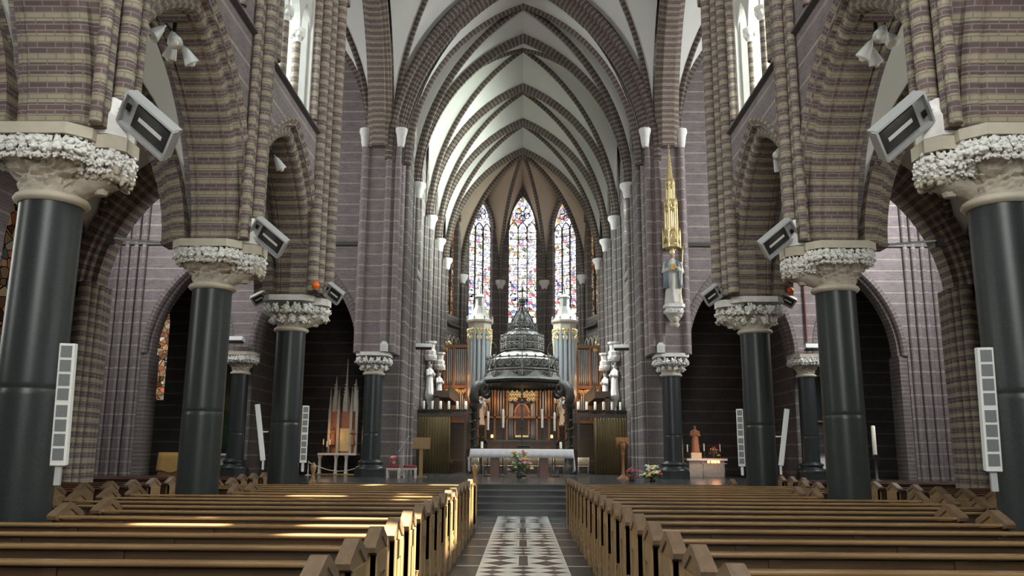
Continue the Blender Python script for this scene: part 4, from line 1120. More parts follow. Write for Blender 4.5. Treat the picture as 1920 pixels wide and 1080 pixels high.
def bouquet(name, label, loc, R_, H, cols, n, pot, seed, green=.5):
    t = thing(name, label, 'flowers', loc); rnd = random.Random(seed)
    if pot: MB().lathe([(.06, 0), (.1, .02), (.07, .08), (.13, .28), (.12, .3)], n=14).build('vase', M['bronze'], t)
    st = MB(); lf = MB(); fl = {}
    for i in range(n):
        a = rnd.uniform(0, 2*PI); u = rnd.random(); rr = R_*math.sqrt(rnd.random())*(1-.55*u); z = .3*H+H*.7*u
        p = Vector((rr*math.cos(a), rr*math.sin(a)*.8, z)); st.tube([(0, 0, .15 if pot else .02), Vector((p.x*.4, p.y*.4, z*.6)), p], .006, 4)
        c = rnd.choice(cols); m = fl.setdefault(c, MB()); k = rnd.uniform(.035, .06)
        for j in range(6):
            b = 2*PI*j/6; m.ball(p+Vector((k*.8*math.cos(b), k*.5*math.sin(b), rnd.uniform(-.4, .6)*k)), (k*.6, k*.5, k*.45), 6, 4)
        m.ball(p+Vector((0, -k*.2, k*.2)), k*.6, 6, 4)
    for i in range(int(n*green*3)):
        a = rnd.uniform(0, 2*PI); u = rnd.random(); rr = R_*(1.05-.5*u)*rnd.uniform(.4, 1.1); z = .18*H+H*.7*u
        d = Vector((math.cos(a), math.sin(a)*.8, rnd.uniform(-.3, .6))).normalized(); p = Vector((rr*math.cos(a)*.6, rr*math.sin(a)*.5, z)); L = rnd.uniform(.1, .2); e = d.cross(Vector((0, 0, 1))).normalized()*L*.22
        lf.add([p, p+d*L*.5+e, p+d*L-Vector((0, 0, L*.2)), p+d*L*.5-e], [(0, 1, 2, 3)])
    st.build('stems', M['leaf'], t); lf.build('leaves', M['leaf'], t)
    for c, m in fl.items(): m.build('blossoms', M[c], t)
    return t
bouquet('altar_bouquet', 'large pink and white flower arrangement in front of the altar', (-.08, 30.1, PLAT), .5, .95, ['petalp', 'petalp', 'petalw', 'petaly'], 46, True, 3, 1.1)
bouquet('flower_bowl', 'red and white flowers in a bowl on the platform edge right of the steps', (4.12, 26.9, PLAT), .42, .48, ['petalw', 'petaly', 'petalr', 'petalw'], 44, True, 5, .9)
bouquet('flower_bowl', 'low red flowers beside the white bowl of flowers on the right', (3.5, 27.2, PLAT), .2, .42, ['petalr'], 16, True, 8, .6)
# chairs behind the altar
t0 = thing('wooden_chair', 'x', 'chair', (0, 0, 0), 0, 'light wooden chairs behind the altar')
q = MB(); v = []; f = []
for i in range(9):
    x = -.22+.44*i/8; y = .06*(1-(x/.22)**2)
    for z in (.5, .66, .84): v.append((x, y-(.84-z)*.12, z))
for i in range(8):
    for j in range(2): f.append((i*3+j, i*3+3+j, i*3+4+j, i*3+1+j))
o = q.add(v, f, None, True).build('backrest', M['birch'], t0); o.modifiers.new('thick', 'SOLIDIFY').thickness = .015
MB().box(-.22, .22, -.42, .02, .43, .455).build('seat', M['birch'], t0, bevel=.01)
for x in (-.19, .19):
    MB().tube([(x, -.38, 0), (x, -.37, .43)], .012, 6).build('leg', M['metal'], t0); MB().tube([(x, .04, 0), (x, .0, .43), (x, .03, .7)], .012, 6).build('leg', M['metal'], t0)
KIDS[t0.name] = [(c, []) for c in t0.children]
CH = (-1.9, -1.33, -.86, -.4, .45, .95, 1.45, 2.42)
for i, x in enumerate(CH):
    nm = 'light wooden chair behind the altar, %s from the left' % ('first', 'second', 'third', 'fourth', 'fifth', 'sixth', 'seventh', 'last')[i] if i < 7 else 'light wooden chair standing clear of the altar on the right'
    if i == 0: t0.location = (x, 33.3, PLAT); t0.scale = (1, 1, .84); t0.rotation_euler.z = PI; t0['label'] = nm
    else: dup(t0, (x, 33.3, PLAT), PI, nm, scale=(1, 1, .84))
# lectern, microphone, stools, eagle lectern
t = thing('lectern', 'plain light wood lectern left of the altar before the curtain', 'lectern', (-3.55, 29.9, PLAT))
MB().box(-.06, .06, -.05, .05, .03, 1.05).build('post', M['oakend'], t); MB().box(-.2, .2, -.18, .18, 0, .04).build('base', M['oakend'], t)
MB().cbox((0, 0, 1.18), (.62, .05, .42), Matrix.Rotation(R(-18), 3, 'X')).build('desk', M['oakend'], t)
t = thing('microphone_stand', 'thin microphone stand with boom beside the light lectern', 'microphone', (-4.15, 29.7, PLAT))
MB().cyl((0, 0, .02), (0, 0, .95), .012).build('stand', M['metal'], t); MB().lathe([(.14, 0), (.13, .03)], n=16).build('base', M['black'], t)
MB().cyl((-.2, 0, .85), (.2, 0, 1.45), .01).build('boom', M['metal'], t); MB().cyl((.2, 0, 1.45), (.25, 0, 1.52), .02).build('microphone', M['black'], t)
for x, y, lab in ((-4.38, 29.0, 'red velvet stool with carved legs beside the left chancel column'), (-3.86, 29.35, 'second red velvet stool, behind the microphone stand')):
    t = thing('velvet_stool', lab, 'stool', (x, y, PLAT), 0, 'red velvet stools')
    MB().box(-.22, .22, -.18, .18, .34, .42).build('cushion', M['redcloth'], t, bevel=.03)
    MB().box(-.22, .22, -.18, .18, .27, .34).build('apron', M['stone'], t)
    for a in (-.19, .19):
        for b in (-.15, .15): MB().lathe([(.025, 0), (.035, .04), (.02, .1), (.035, .2), (.03, .28)], (a, b, 0), 8).build('leg', M['stone'], t)
bouquet('red_flowers', 'small bunch of red flowers on the red velvet stool', (-4.38, 29.0, PLAT+.42), .16, .3, ['petalr', 'petalp'], 14, False, 9, .4)
t = thing('eagle_lectern', 'dark carved wooden eagle lectern on a pole right of the altar', 'lectern', (3.45, 29, PLAT))
MB().lathe([(.22, 0), (.22, .05), (.08, .12), (.05, .2), (.045, .8), (.07, .85), (.04, .92), (.08, 1.0)], n=12).build('pole', M['organwood'], t)
q = MB(); q.ball((0, -.03, 1.12), (.09, .08, .15), 10, 8); q.ball((0, -.1, 1.26), (.045, .06, .05), 8, 6); q.cyl((0, -.15, 1.26), (0, -.19, 1.24), .015, .003, 6)
for sx in (-1, 1):
    for k in range(5): q.tube([(sx*.06, 0, 1.12+.03*k), (sx*.16, .0, 1.2+.025*k), (sx*(.24-.01*k), .02, 1.02+.06*k)], [.025, .03, .01], 6)
q.build('eagle', M['organwood'], t)
MB().cbox((0, .06, 1.3), (.44, .03, .26), Matrix.Rotation(R(-35), 3, 'X')).build('book_rest', M['organwood'], t)
# ------------------------------------------------------------------ baldachin over the high altar
BY = 37.6
t = thing('baldachin', 'dark bronze openwork baldachin of stacked crowns on columns behind the altar', 'baldachin', (0, BY, PLAT))
def scroll(mb, c, ex, ez, r, rad, turn=1.6, n=18, flip=1):
    pts = []
    for i in range(n+1):
        a = turn*2*PI*i/n; k = r*(1-.72*i/n); pts.append(Vector(c)+ex*(k*math.cos(a)*flip)+ez*(k*math.sin(a)))
    mb.tube(pts, [rad*(1-.4*i/n) for i in range(n+1)], 5)
def crown(mb, r, z, h, per, n=8, rad=.022, lean=0):
    """ring of pierced scrollwork on an octagon"""
    for i in range(n):
        a = PI/n+2*PI*i/n; d = Vector((math.cos(a), math.sin(a), 0)); e = Vector((-d.y, d.x, 0)); w_ = r*math.tan(PI/n); up = Vector((0, 0, 1))-d*lean
        for k in range(per):
            u = -w_+2*w_*(k+.5)/per; c = d*r+e*u+Vector((0, 0, z))+up*h*.42
            scroll(mb, c, e, up, min(h*.4, w_/per*.95), rad, 1.6, 16, 1 if k % 2 else -1)
            mb.ball(c+up*h*.5, (h*.1, h*.1, h*.13), 6, 5); mb.tube([c-up*h*.42, c+up*h*.5], rad*.7, 5)
        for zz in (0, h*.86): mb.tube([d*r-e*w_+Vector((0, 0, z))+up*zz, d*r+e*w_+Vector((0, 0, z))+up*zz], rad*1.1, 5)
        q = d*r+e*w_+Vector((0, 0, z)); mb.cyl(q, q+up*h*1.12, rad*1.3, rad*.6, 6)
def tier(name, fn, mat): q = MB(); fn(q); return q.build(name, mat, t)
Z = lambda z: z-PLAT
tier('canopy_rim', lambda q: q.lathe([(1.7, Z(4.62)), (1.95, Z(4.72)), (1.98, Z(4.82)), (1.9, Z(4.9)), (1.8, Z(4.95)), (1.72, Z(5.0))], n=8, smooth=False, a0=PI/8), M['bronze'])
tier('soffit', lambda q: q.lathe([(0, Z(4.78)), (1.0, Z(4.7)), (1.75, Z(4.63)), (1.75, Z(4.66)), (0, Z(4.82))], n=16), M['bronze'])
def fringe(q):
    n = 144; v = []
    for i in range(n):
        a = 2*PI*i/n; d = .09*abs(math.sin(a*24))
        for r, z in ((1.72, 4.66), (1.74, 4.58-d), (1.78, 4.58-d), (1.8, 4.66)): v.append((r*math.cos(a), r*math.sin(a), Z(z)))
    q.add(v, [(i*4+j, (i+1) % n*4+j, (i+1) % n*4+(j+1) % 4, i*4+(j+1) % 4) for i in range(n) for j in range(4)])
tier('fringe', fringe, M['bronze'])
tier('lower_drum', lambda q: q.lathe([(1.72, Z(5.0)), (1.6, Z(5.15)), (1.48, Z(5.3)), (1.44, Z(5.75))], n=8, smooth=False, a0=PI/8), M['bronze'])
tier('lower_roof', lambda q: q.lathe([(1.44, Z(5.75)), (1.2, Z(5.95)), (.85, Z(6.15))], n=8, smooth=False, a0=PI/8), M['palelead'])
tier('frieze', lambda q: crown(q, 1.58, Z(4.98), .3, 5, 8, .02, .25), M['pewter'])
tier('lower_crown', lambda q: crown(q, 1.52, Z(5.28), .62, 3, 8, .034), M['pewter'])
tier('middle_drum', lambda q: q.lathe([(.8, Z(6.1)), (.8, Z(6.9)), (.7, Z(7.05))], n=8, smooth=False, a0=PI/8), M['bronze'])
tier('middle_crown', lambda q: (crown(q, .9, Z(6.2), .36, 3, 8, .026), crown(q, .9, Z(6.52), .4, 3, 8, .026)), M['pewter'])
tier('upper_roof', lambda q: q.lathe([(.72, Z(6.95)), (.6, Z(7.1)), (.52, Z(7.2))], n=8, smooth=False, a0=PI/8), M['pewter'])
tier('upper_crown', lambda q: crown(q, .62, Z(7.1), .36, 2, 8, .022), M['bronze'])
def dome(q):
    for i in range(8):
        a = PI/8+2*PI*i/8; d = Vector((math.cos(a), math.sin(a), 0))
        q.tube([d*r+Vector((0, 0, Z(z))) for r, z in ((.56, 7.35), (.5, 7.6), (.36, 7.85), (.2, 8.05), (.1, 8.25))], .035, 6)
        scroll(q, d*.46+Vector((0, 0, Z(7.7))), Vector((-d.y, d.x, 0)), Vector((0, 0, 1)), .12, .02); scroll(q, d*.3+Vector((0, 0, Z(7.98))), Vector((-d.y, d.x, 0)), Vector((0, 0, 1)), .08, .018)
    q.lathe([(.5, Z(7.3)), (.42, Z(7.6)), (.28, Z(7.88)), (.12, Z(8.1)), (.08, Z(8.3))], n=8, smooth=False)
tier('dome', dome, M['bronze'])
tier('finial', lambda q: (q.lathe([(.08, Z(8.28)), (.14, Z(8.34)), (.1, Z(8.42)), (.17, Z(8.55)), (.17, Z(8.62)), (.06, Z(8.72)), (.05, Z(8.8))], n=12), q.box(-.03, .03, -.03, .03, Z(8.8), Z(9.15)), q.box(-.14, .14, -.03, .03, Z(8.95), Z(9.02)), lumps(q, [(.14*math.cos(k*PI/4), .14*math.sin(k*PI/4)) for k in range(8)], Z(8.5), .06, .1)), M['bronze'])
for sx in (-1, 1):
    for sy in (-1, 1):
        x, y = sx*2.0, sy*1.5
        q = MB().lathe([(.3, 0), (.3, .3), (.22, .36), (.17, .4), (.17, Z(3.5)), (.24, Z(3.55)), (.28, Z(3.66)), (.28, Z(3.74))], (x, y, 0), 12)
        for k in range(60):     # twisted vine relief
            a = k*.62; z = .45+k*(Z(3.45)-.45)/60; q.ball((x+.17*math.cos(a), y+.17*math.sin(a), z), (.055, .055, .045), 6, 4, .2)
        c = q.build('column', M['bronze'], t)
        q = MB(); inw = Vector((-sx*.8, -sy*.45, 0)).normalized(); p0 = Vector((x, y, Z(3.72)))
        pts = [p0, p0-inw*.1+Vector((0, 0, .35)), p0-inw*.06+Vector((0, 0, .62)), p0+inw*.12+Vector((0, 0, .85)), p0+inw*.4+Vector((0, 0, .95))]
        q.tube(pts, [.2, .19, .19, .18, .14], 10)
        q.tube([p0+inw*(.42+.17*math.cos(u*.55+1.6))+Vector((0, 0, .68+.19*math.sin(u*.55+1.6))) for u in range(12)], [.13-.006*u for u in range(12)], 8)
        q.build('scroll_bracket', M['bronze'], t)
# two candle-bearing angels beside the baldachin
for s, side in ((-1, 'left'), (1, 'right')):
    a = statue('angel_statue', 'pale candle-bearing angel beside the %s front column of the baldachin' % side, 'statue', (s*1.82, BY-.9, 2.85), 0, 1.25, M['robe'], M['skin'], 'reach', 2)
    MB().lathe([(.2, -2.05), (.2, -1.95), (.1, -1.85), (.1, -.12), (.22, -.06), (.22, 0)], n=10).build('pedestal', M['bronze'], a)
    q = MB()
    for k in (-1, 1): q.tube([(k*.07, .08, .92), (k*.18, .13, 1.12), (k*.22, .15, .9), (k*.17, .13, .5)], [.04, .06, .05, .02], 8)
    q.build('wings', M['robe'], a)
    c = thing('altar_lamp', 'small glowing candle lamp on a bracket by the %s baldachin column' % side, 'candle lamp', (s*1.28, BY-1.35, 2.3))
    MB().tube([(0, 0, 0), (s*.12, .1, -.06), (s*.3, .2, -.02), (s*.5, .2, .0)], .015, 6).build('arm', M['bronze'], c)
    MB().lathe([(.03, .0), (.06, .02), (.05, .12), (.02, .14)], n=10).build('glass', M['votive'], c)
    lamp('candle_light', (s*1.3, BY-1.6, 2.5), 9, (1, .5, .22))
    lamp('candle_light', (s*1.3, BY-1.6, 3.3), 6, (1, .55, .28))

# ------------------------------------------------------------------ organ in the apse
OY = 44.2
t = thing('pipe_organ', 'large oak organ with two gilded pipe towers filling the apse', 'organ', (0, OY, PLAT))
def pipe(mb, x, y, z0, z1, r, mouth=.3):
    MB().lathe([(r*.3, z0), (r, z0+mouth), (r, z1)], (x, y, 0), 10).build('pipe', M['pipe'], t)
for s in (-1, 1):
    tx = s*2.25
    q = MB()
    for i in range(7):
        a = PI+PI*(i+.5)/7; x, y = tx+.5*math.cos(a), -.55+.5*math.sin(a); pipe(q, x, y, Z(4.3), Z(7.85+.12*abs(i-3)), .105)
    q = MB().lathe([(.1, Z(3.6)), (.3, Z(3.9)), (.62, Z(4.2)), (.64, Z(4.3))], (tx, -.5, 0), 8, False, PI/8); q.build('tower_base', M['organwood'], t)
    q = MB()
    for i in range(8):
        a = PI/8+2*PI*i/8; d = Vector((math.cos(a), math.sin(a), 0)); e = Vector((-d.y, d.x, 0)); c = Vector((tx, -.5, 0))
        for k in range(3):
            cc = c+d*.6+e*(-.16+.16*k)+Vector((0, 0, Z(7.85))); scroll(q, cc, e, Vector((0, 0, 1)), .1, .03)
            q.ball(cc+Vector((0, 0, .16)), (.08, .05, .09), 6, 5, .2); q.ball(cc-Vector((0, 0, .18+.1*abs(k-1))), (.06, .04, .12), 6, 5, .2)
    for sx in (-1, 1):
        for k in range(14): q.ball((tx+sx*.58, -.62, Z(7.7-.08*k)), (.1-.005*k, .06, .07), 6, 5, .2)
    q.build('tower_carving', M['gold'], t)
    q = MB().lathe([(.62, Z(8.0)), (.64, Z(8.05)), (.64, Z(8.35)), (.75, Z(8.45)), (.76, Z(8.55)), (.66, Z(8.6))], (tx, -.5, 0), 8, False, PI/8); q.build('tower_cornice', M['stone'], t)
    q = MB().lathe([(.66, Z(8.58)), (.45, Z(8.9)), (.28, Z(9.3)), (.26, Z(9.35)), (.26, Z(9.75)), (.33, Z(9.82)), (.1, Z(10.0)), (.03, Z(10.6)), (0, Z(10.62))], (tx, -.5, 0), 8, False, PI/8)
    for i in range(8): q.ball((tx+.7*math.cos(PI/8+i*PI/4), -.5+.7*math.sin(PI/8+i*PI/4), Z(8.66)), (.05, .05, .1), 6, 5)
    q.build('tower_roof', M['palestone'], t)
    # side cases
    x0, x1 = sorted((s*2.85, s*4.15))
    MB().box(x0, x1, .25, .35, Z(1.0), Z(7.3)).build('case_back', M['organwood'], t)
    for xx in (x0+.05, (x0+x1)/2+s*.12, x1-.05): MB().box(xx-.06, xx+.06, -.15, .3, Z(3.2), Z(7.2)).build('case_post', M['organwood'], t)
    for zz in (7.15, 5.0, 3.2): MB().box(x0, x1, -.18, .3, Z(zz), Z(zz+.16)).build('case_rail', M['organwood'], t)
    q = MB(); n = 10
    for i in range(n):
        x = x0+.12+(x1-x0-.24)*(i+.5)/n; pipe(q, x, 0, Z(5.18), Z(7.1), .045); pipe(q, x, 0, Z(3.4), Z(4.85-.5*abs((i % 5)-2)/2.5), .045)
    q = MB()
    for i in range(8):
        x = x0+.16+(x1-x0-.32)*i/7; scroll(q, Vector((x, -.1, Z(4.72+.16*abs((i % 4)-1.5)/1.5))), Vector((1, 0, 0)), Vector((0, 0, 1)), .1, .025)
        q.ball((x, -.1, Z(4.9)), (.07, .03, .06), 6, 5, .2)
    q.build('case_carving', M['gold'], t); q = MB()
    for k in range(12): q.ball((s*4.0+random.uniform(-.18, .18), -.12, Z(7.0+random.uniform(0, .5))), (.08, .05, .09), 6, 5, .2)
    q.build('post_capital', M['gold'], t)
    lamp('organ_light', (s*3.5, OY-1.0, 4.6), 22, (1, .45, .15)); lamp('organ_light', (s*3.3, OY-.7, 5.5), 7, (1, .5, .2))
# centre case seen under the baldachin
MB().box(-2.0, 2.0, .25, .35, Z(1.0), Z(5.2)).build('case_back', M['organwood'], t)
for x in (-1.9, -1.42, -.78, .78, 1.42, 1.9): MB().box(x-.05, x+.05, -.2, .3, Z(2.2), Z(5.2)).build('case_post', M['organwood'], t)
for zz in (5.05, 3.45, 2.2): MB().box(-1.95, 1.95, -.2, .3, Z(zz), Z(zz+.1)).build('case_rail', M['organwood'], t)
q = MB()
for i in range(26):
    x = -1.85+3.7*i/25
    if abs(x) > .82: pipe(q, x, 0, Z(3.6), Z(4.95), .04)
for x in (-.66, -.58, -.5, .5, .58, .66): pipe(q, x, 0, Z(2.4), Z(4.3), .035)
q = MB()
for i in range(12):
    for j in range(3):
        x = -.75+1.5*i/11
        if abs(x) > .3 or j > 0: scroll(q, Vector((x, -.1, Z(4.42+.2*j))), Vector((1, 0, 0)), Vector((0, 0, 1)), .1, .028)
q.build('carved_screen', M['gold'], t)
q = MB().box(-.36, .36, -.1, .2, Z(2.3), Z(2.4)); q.tube([(x, -.1, Z(3.7)+z) for x, z in parch(.36, .55)], .06, 6); q.box(-.4, -.32, -.1, .2, Z(2.3), Z(3.7)); q.box(.32, .4, -.1, .2, Z(2.3), Z(3.7)); q.build('niche', M['terracotta'], t)
MB().box(-.32, .32, .12, .2, Z(2.4), Z(4.0)).build('niche_back', M['mahogany'], t)
MB().box(-4.1, 4.1, .1, .3, 0, Z(3.2)).build('lower_panelling', M['oakdark'], t)
lamp('organ_light', (0, OY-.8, 4.0), 14, (1, .5, .2)); lamp('organ_light', (-1.3, OY-.6, 4.3), 9, (1, .5, .2)); lamp('organ_light', (1.3, OY-.6, 4.3), 9, (1, .5, .2))
# high altar under the baldachin
t = thing('high_altar', 'dark high altar with a small lit shelf under the baldachin', 'altar', (0, BY, PLAT))
MB().box(-1.5, 1.5, -.3, .6, 0, 1.35).build('altar_block', M['oakdark'], t); MB().box(-1.55, 1.55, -.35, .62, 1.35, 1.43).build('mensa', M['marble'], t)
MB().box(-.34, .34, .1, .5, 1.43, 1.66).build('tabernacle', M['bronze'], t)
MB().box(-.3, .3, .07, .1, 1.56, 1.64).build('gilt_band', M['gold'], t)
for i in range(4):
    MB().box(-1.3+.75*i, -.95+.75*i, -.33, -.3, .3, 1.15).build('panel', M['mahogany'], t)
lamp('tabernacle_light', (0, BY-.6, 2.75), 6, (1, .75, .4))

# ------------------------------------------------------------------ choir screens, curtains, stalls
for s, side in ((-1, 'left'), (1, 'right')):
    t = thing('choir_screen', 'dark carved choir screen on the %s carrying a row of candles' % side, 'screen', (s*3.4, 35.8, PLAT))
    MB().box(-1.05, 1.05, -.1, .1, 2.36, 2.5).build('beam', M['oakdark'], t); MB().box(-1.05, 1.05, -.12, .12, 2.62, 2.66).build('candle_shelf', M['bronze'], t)
    q = MB()
    for i in range(22): scroll(q, Vector((-1.0+.095*i, -.08, 2.56)), Vector((1, 0, 0)), Vector((0, 0, 1)), .055, .015, 1.4, 12)
    q.build('cresting', M['bronze'], t)
    for x in (-1.0, s*.28, 1.0): MB().box(x-.05, x+.05, -.06, .06, 0, 2.38).build('post', M['oakdark'], t)
    for i in range(6):
        candle((s*(4.2-.36*i), 35.8, 3.46), .055, .36, 'white candle on the %s choir screen, %s from the wall' % (side, ORD[i] if i else 'first'), 'candles on the choir screens')
    t = thing('choir_curtain', 'olive brown pleated curtain under the %s choir screen' % side, 'curtain', (s*3.72, 35.62, PLAT))
    q = MB(); v = []; f = []; n = 90
    for i in range(n+1):
        x = -.68+1.36*i/n; y = -.04+.035*math.sin(i*2*PI/7.5)+.012*math.sin(i*.9)
        v += [(x, y, .02), (x, y*.9, 1.2), (x, y*.8, 2.34)]
    for i in range(n): f += [(i*3, i*3+3, i*3+4, i*3+1), (i*3+1, i*3+4, i*3+5, i*3+2)]
    o = q.add(v, f, None, True).build('cloth', M['curtain'], t); o.modifiers.new('thick', 'SOLIDIFY').thickness = .01
    MB().cyl((-.7, 0, 2.35), (.7, 0, 2.35), .015).build('rail', M['black'], t)
    t = thing('choir_stalls', 'dark oak choir stalls with pinnacled canopy along the %s choir wall' % side, 'choir stalls', (s*3.55, 39.9, PLAT))
    MB().box(-.1+s*.2, .1+s*.2, -3.1, 3.1, 0, 3.3).build('back', M['oakdark'], t)
    cn = MB().box(*sorted((-s*.35, s*.35)), -3.1, 3.1, 3.25, 3.55).build('canopy', M['oakdark'], t)
    for i in range(24): MB().cyl((-s*.32, -2.95+.257*i, 3.55), (-s*.32, -2.95+.257*i, 3.85), .05, .005, 6).build('pinnacle', M['oakdark'], cn)
    MB().box(*sorted((-s*.55, s*.2)), -3.1, 3.1, .45, .52).build('seat', M['oakdark'], t)
    MB().box(*sorted((-s*1.15, -s*1.05)), -3.1, 3.1, 0, 1.0).build('front_desk', M['oakdark'], t)

# ------------------------------------------------------------------ chapels
# left: stone shrine on a table altar, rope barrier
t = thing('side_altar', 'white marble table altar with small columns in the left chapel', 'altar', (-7.15, 33, PLAT))
MB().box(-.75, .75, -.3, .45, .74, .82).build('mensa', M['white'], t)
for x in (-.68, -.05, .35): MB().lathe([(.09, 0), (.09, .06), (.06, .1), (.06, .6), (.09, .68), (.09, .74)], (x, -.15, 0), 10).build('column', M['white'], t)
MB().box(-.85, .95, -.45, .5, -.0, .04).build('step', M['goldwood'], t)
t = thing('gothic_shrine', 'carved stone shrine with gilt door and tall pinnacles on the left side altar', 'shrine', (-7.05, 33.15, PLAT+.82))
MB().box(-.5, .55, -.1, .25, 0, 1.6).build('body', M['terracotta'], t)
MB().box(-.12, .3, -.13, -.1, .08, .95).build('gilt_door', M['gold'], t)
q = MB(); gx = (-.5, -.16, .34, .56)
for x in gx:
    q.box(x-.05, x+.05, -.2, -.06, 0, 1.7); q.cyl((x, -.13, 1.7), (x, -.13, 2.6), .06, .005, 6)
q.build('buttress', M['stone'], t)
q = MB()
for x, h in ((-.33, 3.0), (.09, 3.7), (.45, 2.9)):
    q.lathe([(.16, 1.6), (.14, 2.0), (.05, 2.6), (.01, h)], (x, 0, 0), 6, False)
    for k in range(8): q.ball((x+random.choice((-1, 1))*(.15-.015*k), -.06, 1.75+.13*k), .035, 5, 4)
q.build('spire', M['stone'], t)
q = MB()
for x in (-.34, .45):
    b, h, a, hd = figure(.7, 7, 'fold', 4)
    for m_ in (b, h, a, hd): q.add([(p[0]+x, p[1]-.16, p[2]+.3) for p in m_.v], m_.f, None, True)
q.build('niche_figures', M['terracotta'], t)
lamp('shrine_light', (-7.5, 32.4, 2.3), 9, (1, .55, .25)); 
for x, h in ((-7.72, .3), (-7.58, .22), (-7.46, .3)): candle((x, 32.85, PLAT+.821), .022, .22, 'thin candle at the left end of the left side altar, %s' % ('outermost' if x < -7.7 else 'middle one' if x < -7.5 else 'next to the shrine'), 'thin candles on the left side altar', h, .045)
t = thing('rope_barrier', 'sagging pale rope barrier in front of the left side altar', 'rope barrier', (0, 0, 0))
q = MB(); q.tube([(-7.95+2.3*u/16, 31.6, 1.28-.32*math.sin(PI*u/16)) for u in range(17)], .018, 6); q.build('rope', M['robe'], t)
for x in (-7.95, -5.65): MB().lathe([(.12, PLAT), (.12, PLAT+.02), (.02, PLAT+.05), (.02, 1.28), (.04, 1.3), (0, 1.34)], (x, 31.6, 0), 10).build('post', M['metal'], t)
# second left chapel: altar, green curtain, cloth covered box
t = thing('chapel_altar', 'small white altar behind the slender left column in front of a green curtain', 'altar', (-11.1, 33, PLAT))
MB().box(-.75, .75, -.3, .4, .7, .78).build('mensa', M['white'], t); MB().box(-.6, .6, -.2, .4, 0, .7).build('block', M['stone'], t)
bouquet('altar_flowers', 'small vase of pale flowers on the white altar behind the left slender column', (-10.75, 32.95, PLAT+.78), .2, .42, ['petalw', 'petaly'], 16, True, 12, .7)
candle((-10.43, 32.75, PLAT+.781), .035, .3, 'white candle beside the vase behind the slender left column', 'chapel candles', .15)
t = thing('chapel_curtain', 'dark green curtain behind the altar of the far left chapel', 'curtain', (-11.8, 34.5, PLAT))
q = MB(); v = []; f = []; n = 100
for i in range(n+1): v += [(-1.4+2.9*i/n, .03*math.sin(i*.8), .02), (-1.4+2.9*i/n, .03*math.sin(i*.8), 2.4)]
o = q.add(v, [(i*2, i*2+2, i*2+3, i*2+1) for i in range(n)], None, True).build('cloth', M['greencloth'], t); o.modifiers.new('thick', 'SOLIDIFY').thickness = .01
MB().box(-1.4, 1.5, .0, .06, 2.4, 2.5).build('rail', M['oakdark'], t)
t = thing('chapel_mural', 'dim painted panel above the green curtain in the left chapel', 'painting', (-11.6, 34.74, 4.4))
MB().box(-1.2, 1.3, -.02, .06, -1.1, 1.2).build('panel', plain('mural_paint', (.14, .11, .07), .8, 0, .6, 2.5), t)
MB().box(-1.25, 1.35, -.05, .06, -1.18, -1.1).build('frame', M['goldwood'], t)
t = thing('covered_box', 'box under an ochre cloth in front of the far left chapel arch', 'covered box', (-13.0, 31.6, PLAT))
MB().box(-.45, .45, -.3, .3, 0, .78).build('box', M['organwood'], t)
q = MB(); v = []; f = []
for i in range(25):
    a = 2*PI*i/24; k = 1/max(abs(math.cos(a)), abs(math.sin(a)))
    for r, z in ((0, .81), (.46, .81), (.48, .6), (.5+.02*math.sin(i*2.1), .12+.05*math.sin(i*1.3))): v.append((r*k*math.cos(a), r*k*math.sin(a)*.68, z))
for i in range(24):
    for j in range(3): f.append((i*4+j, i*4+4+j, i*4+5+j, i*4+1+j))
q.add(v, f, None, True).build('cloth', M['ochre'], t)
# right: votive altar with madonna
t = thing('votive_altar', 'low white altar with votive lights in the right chapel', 'altar', (7.15, 33, PLAT))
MB().box(-.8, .75, -.3, .4, .62, .7).build('mensa', M['white'], t); MB().box(-.7, .65, -.2, .4, 0, .62).build('block', M['stone'], t)
t = thing('candle_rack', 'metal rack of small glowing votive lights before the right chapel altar', 'candle rack', (7.25, 32.3, PLAT))
for x in (-.38, .42): MB().tube([(x, 0, 0), (x, 0, .55)], .015, 6).build('leg', M['metal'], t)
MB().box(-.45, .5, -.1, .1, .5, .53).build('tray', M['metal'], t); MB().box(-.4, .45, -.05, .05, .2, .22).build('shelf', M['metal'], t)
for i, (x, y, z) in enumerate(((-.18, -.04, .53), (-.04, .02, .53), (.1, -.05, .53), (.22, .03, .53), (.02, -.07, .53))):
    MB().lathe([(.03, z), (.045, z+.02), (.045, z+.09), (.03, z+.1)], (x, y, 0), 10).build('votive_light', M['votive'], t)
lamp('votive_glow', (7.3, 32.1, 1.75), 7, (1, .5, .3)); lamp('votive_glow', (6.8, 32.3, 2.0), 5, (1, .6, .35))
t = statue('madonna_statue', 'small terracotta coloured statue on the votive altar in the right chapel', 'statue', (6.75, 33.05, PLAT+.92), 0, 1.05, M['terracotta'], M['terracotta'], 'fold', 6)
MB().box(-.2, .2, -.18, .18, -.22, 0).build('plinth', M['birch'], t)
bouquet('altar_flowers', 'pink and yellow flowers on the right chapel altar beside the small statue', (7.45, 33.05, PLAT+.7), .22, .42, ['petaly', 'petalr', 'petalp'], 18, True, 15, .7)
for x, h in ((6.45, .34), (7.1, .38), (7.72, .36)): candle((x, 33.1, PLAT+.701), .025, .28, 'thin candle on the right votive altar, %s' % ('left of the statue' if x < 6.6 else 'right of the statue' if x < 7.3 else 'at the right end'), 'thin candles on the votive altar', h-.1)
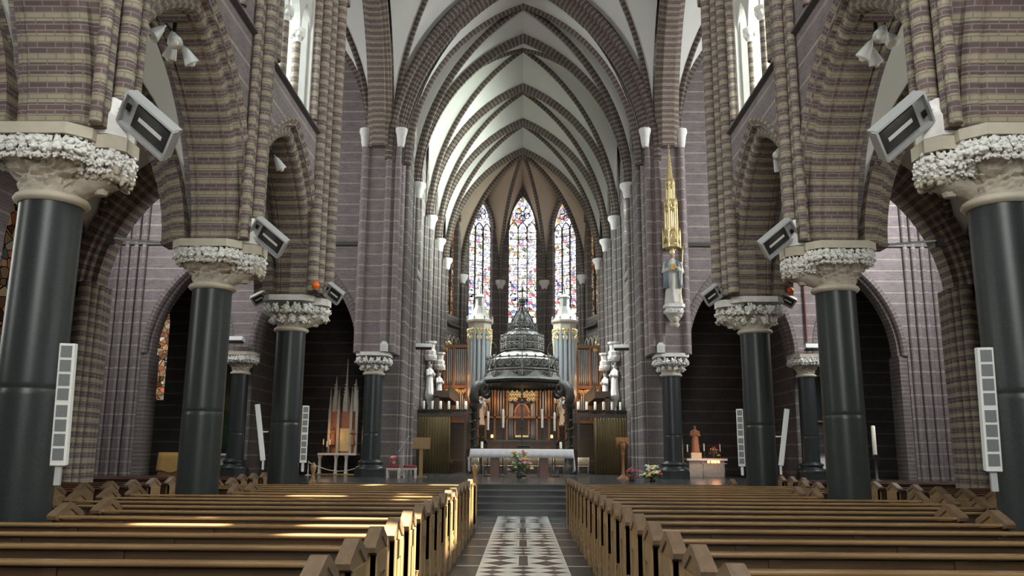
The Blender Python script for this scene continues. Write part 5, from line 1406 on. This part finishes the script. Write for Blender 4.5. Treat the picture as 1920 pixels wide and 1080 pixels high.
# far right chapel
t = thing('chapel_altar', 'white altar on a dark frame behind the slender right column', 'altar', (11.2, 33.2, PLAT))
MB().box(-.8, .8, -.35, .4, .95, 1.02).build('mensa', M['marble'], t)
for x in (-.7, .7): MB().box(x-.06, x+.06, -.25, .3, 0, .95).build('leg', M['marble'], t)
MB().box(-.6, .6, -.2, .3, 0, .93).build('block', M['white'], t)
t = thing('altar_block', 'white block with a gilt base on the altar behind the slender right column', 'block', (10.85, 33.2, PLAT+1.02))
MB().box(-.28, .28, -.14, .16, 0, .34).build('block', M['white'], t)
candle((10.98, 33.15, PLAT+1.361), .025, .42, 'thin candle in a gilt holder beside the slender right column', 'chapel candles', .45)
t = thing('chapel_painting', 'dark painting of a pale robed figure behind the right chapel altar', 'painting', (11.5, 34.74, 3.85))
MB().box(-.62, 1.0, 0, .06, -.8, 1.0).build('canvas', plain('painting_ground', (.035, .05, .055), .6, 0, .5, 3), t)
q = MB(); q.prism([(.0, -.78), (.2, -.76), (.16, -.1), (.05, .25), (.08, .55), (-.08, .62), (-.16, .3), (-.2, -.1), (-.02, -.3)], 'y', -.01, 0); q.build('painted_figure', plain('painted_white', (.34, .36, .35), .7, 0, .3, 5), t)
q = MB()
for x0, x1, z0, z1 in ((-.7, 1.08, -.88, -.8), (-.7, 1.08, 1.0, 1.08), (-.7, -.62, -.8, 1.0), (1.0, 1.08, -.8, 1.0)): q.box(x0, x1, -.04, .06, z0, z1)
q.build('frame', M['goldwood'], t)
t = thing('paschal_candle', 'tall white paschal candle on a stand in front of the right transept wall', 'candle', (11.6, 28, PLAT))
MB().lathe([(.18, 0), (.18, .04), (.05, .1), (.04, .75), (.1, .82), (.1, .88)], n=12).build('stand', M['bronze'], t); MB().lathe([(.065, .88), (.065, 1.8), (.03, 1.82)], n=12).build('wax', M['wax'], t)
t = thing('wall_lantern', 'dark wrought wall lantern in the far right chapel', 'lantern', (13.2, 34.6, 3.4))
MB().tube([(0, .2, .3), (0, -.05, .35), (0, -.15, .2)], .02, 6).build('bracket', M['black'], t); MB().lathe([(.02, -.3), (.14, -.2), (.18, .1), (.05, .22), (0, .26)], (0, -.15, 0), 8, False).build('lantern_body', M['black'], t)
t = thing('downpipe', 'red-brown vertical pipe on the right transept wall above the chapel column', 'pipe', (10.45, 30.44, 5.72))
MB().cyl((0, 0, 0), (0, 0, 3.5), .035).build('tube', M['redpipe'], t)
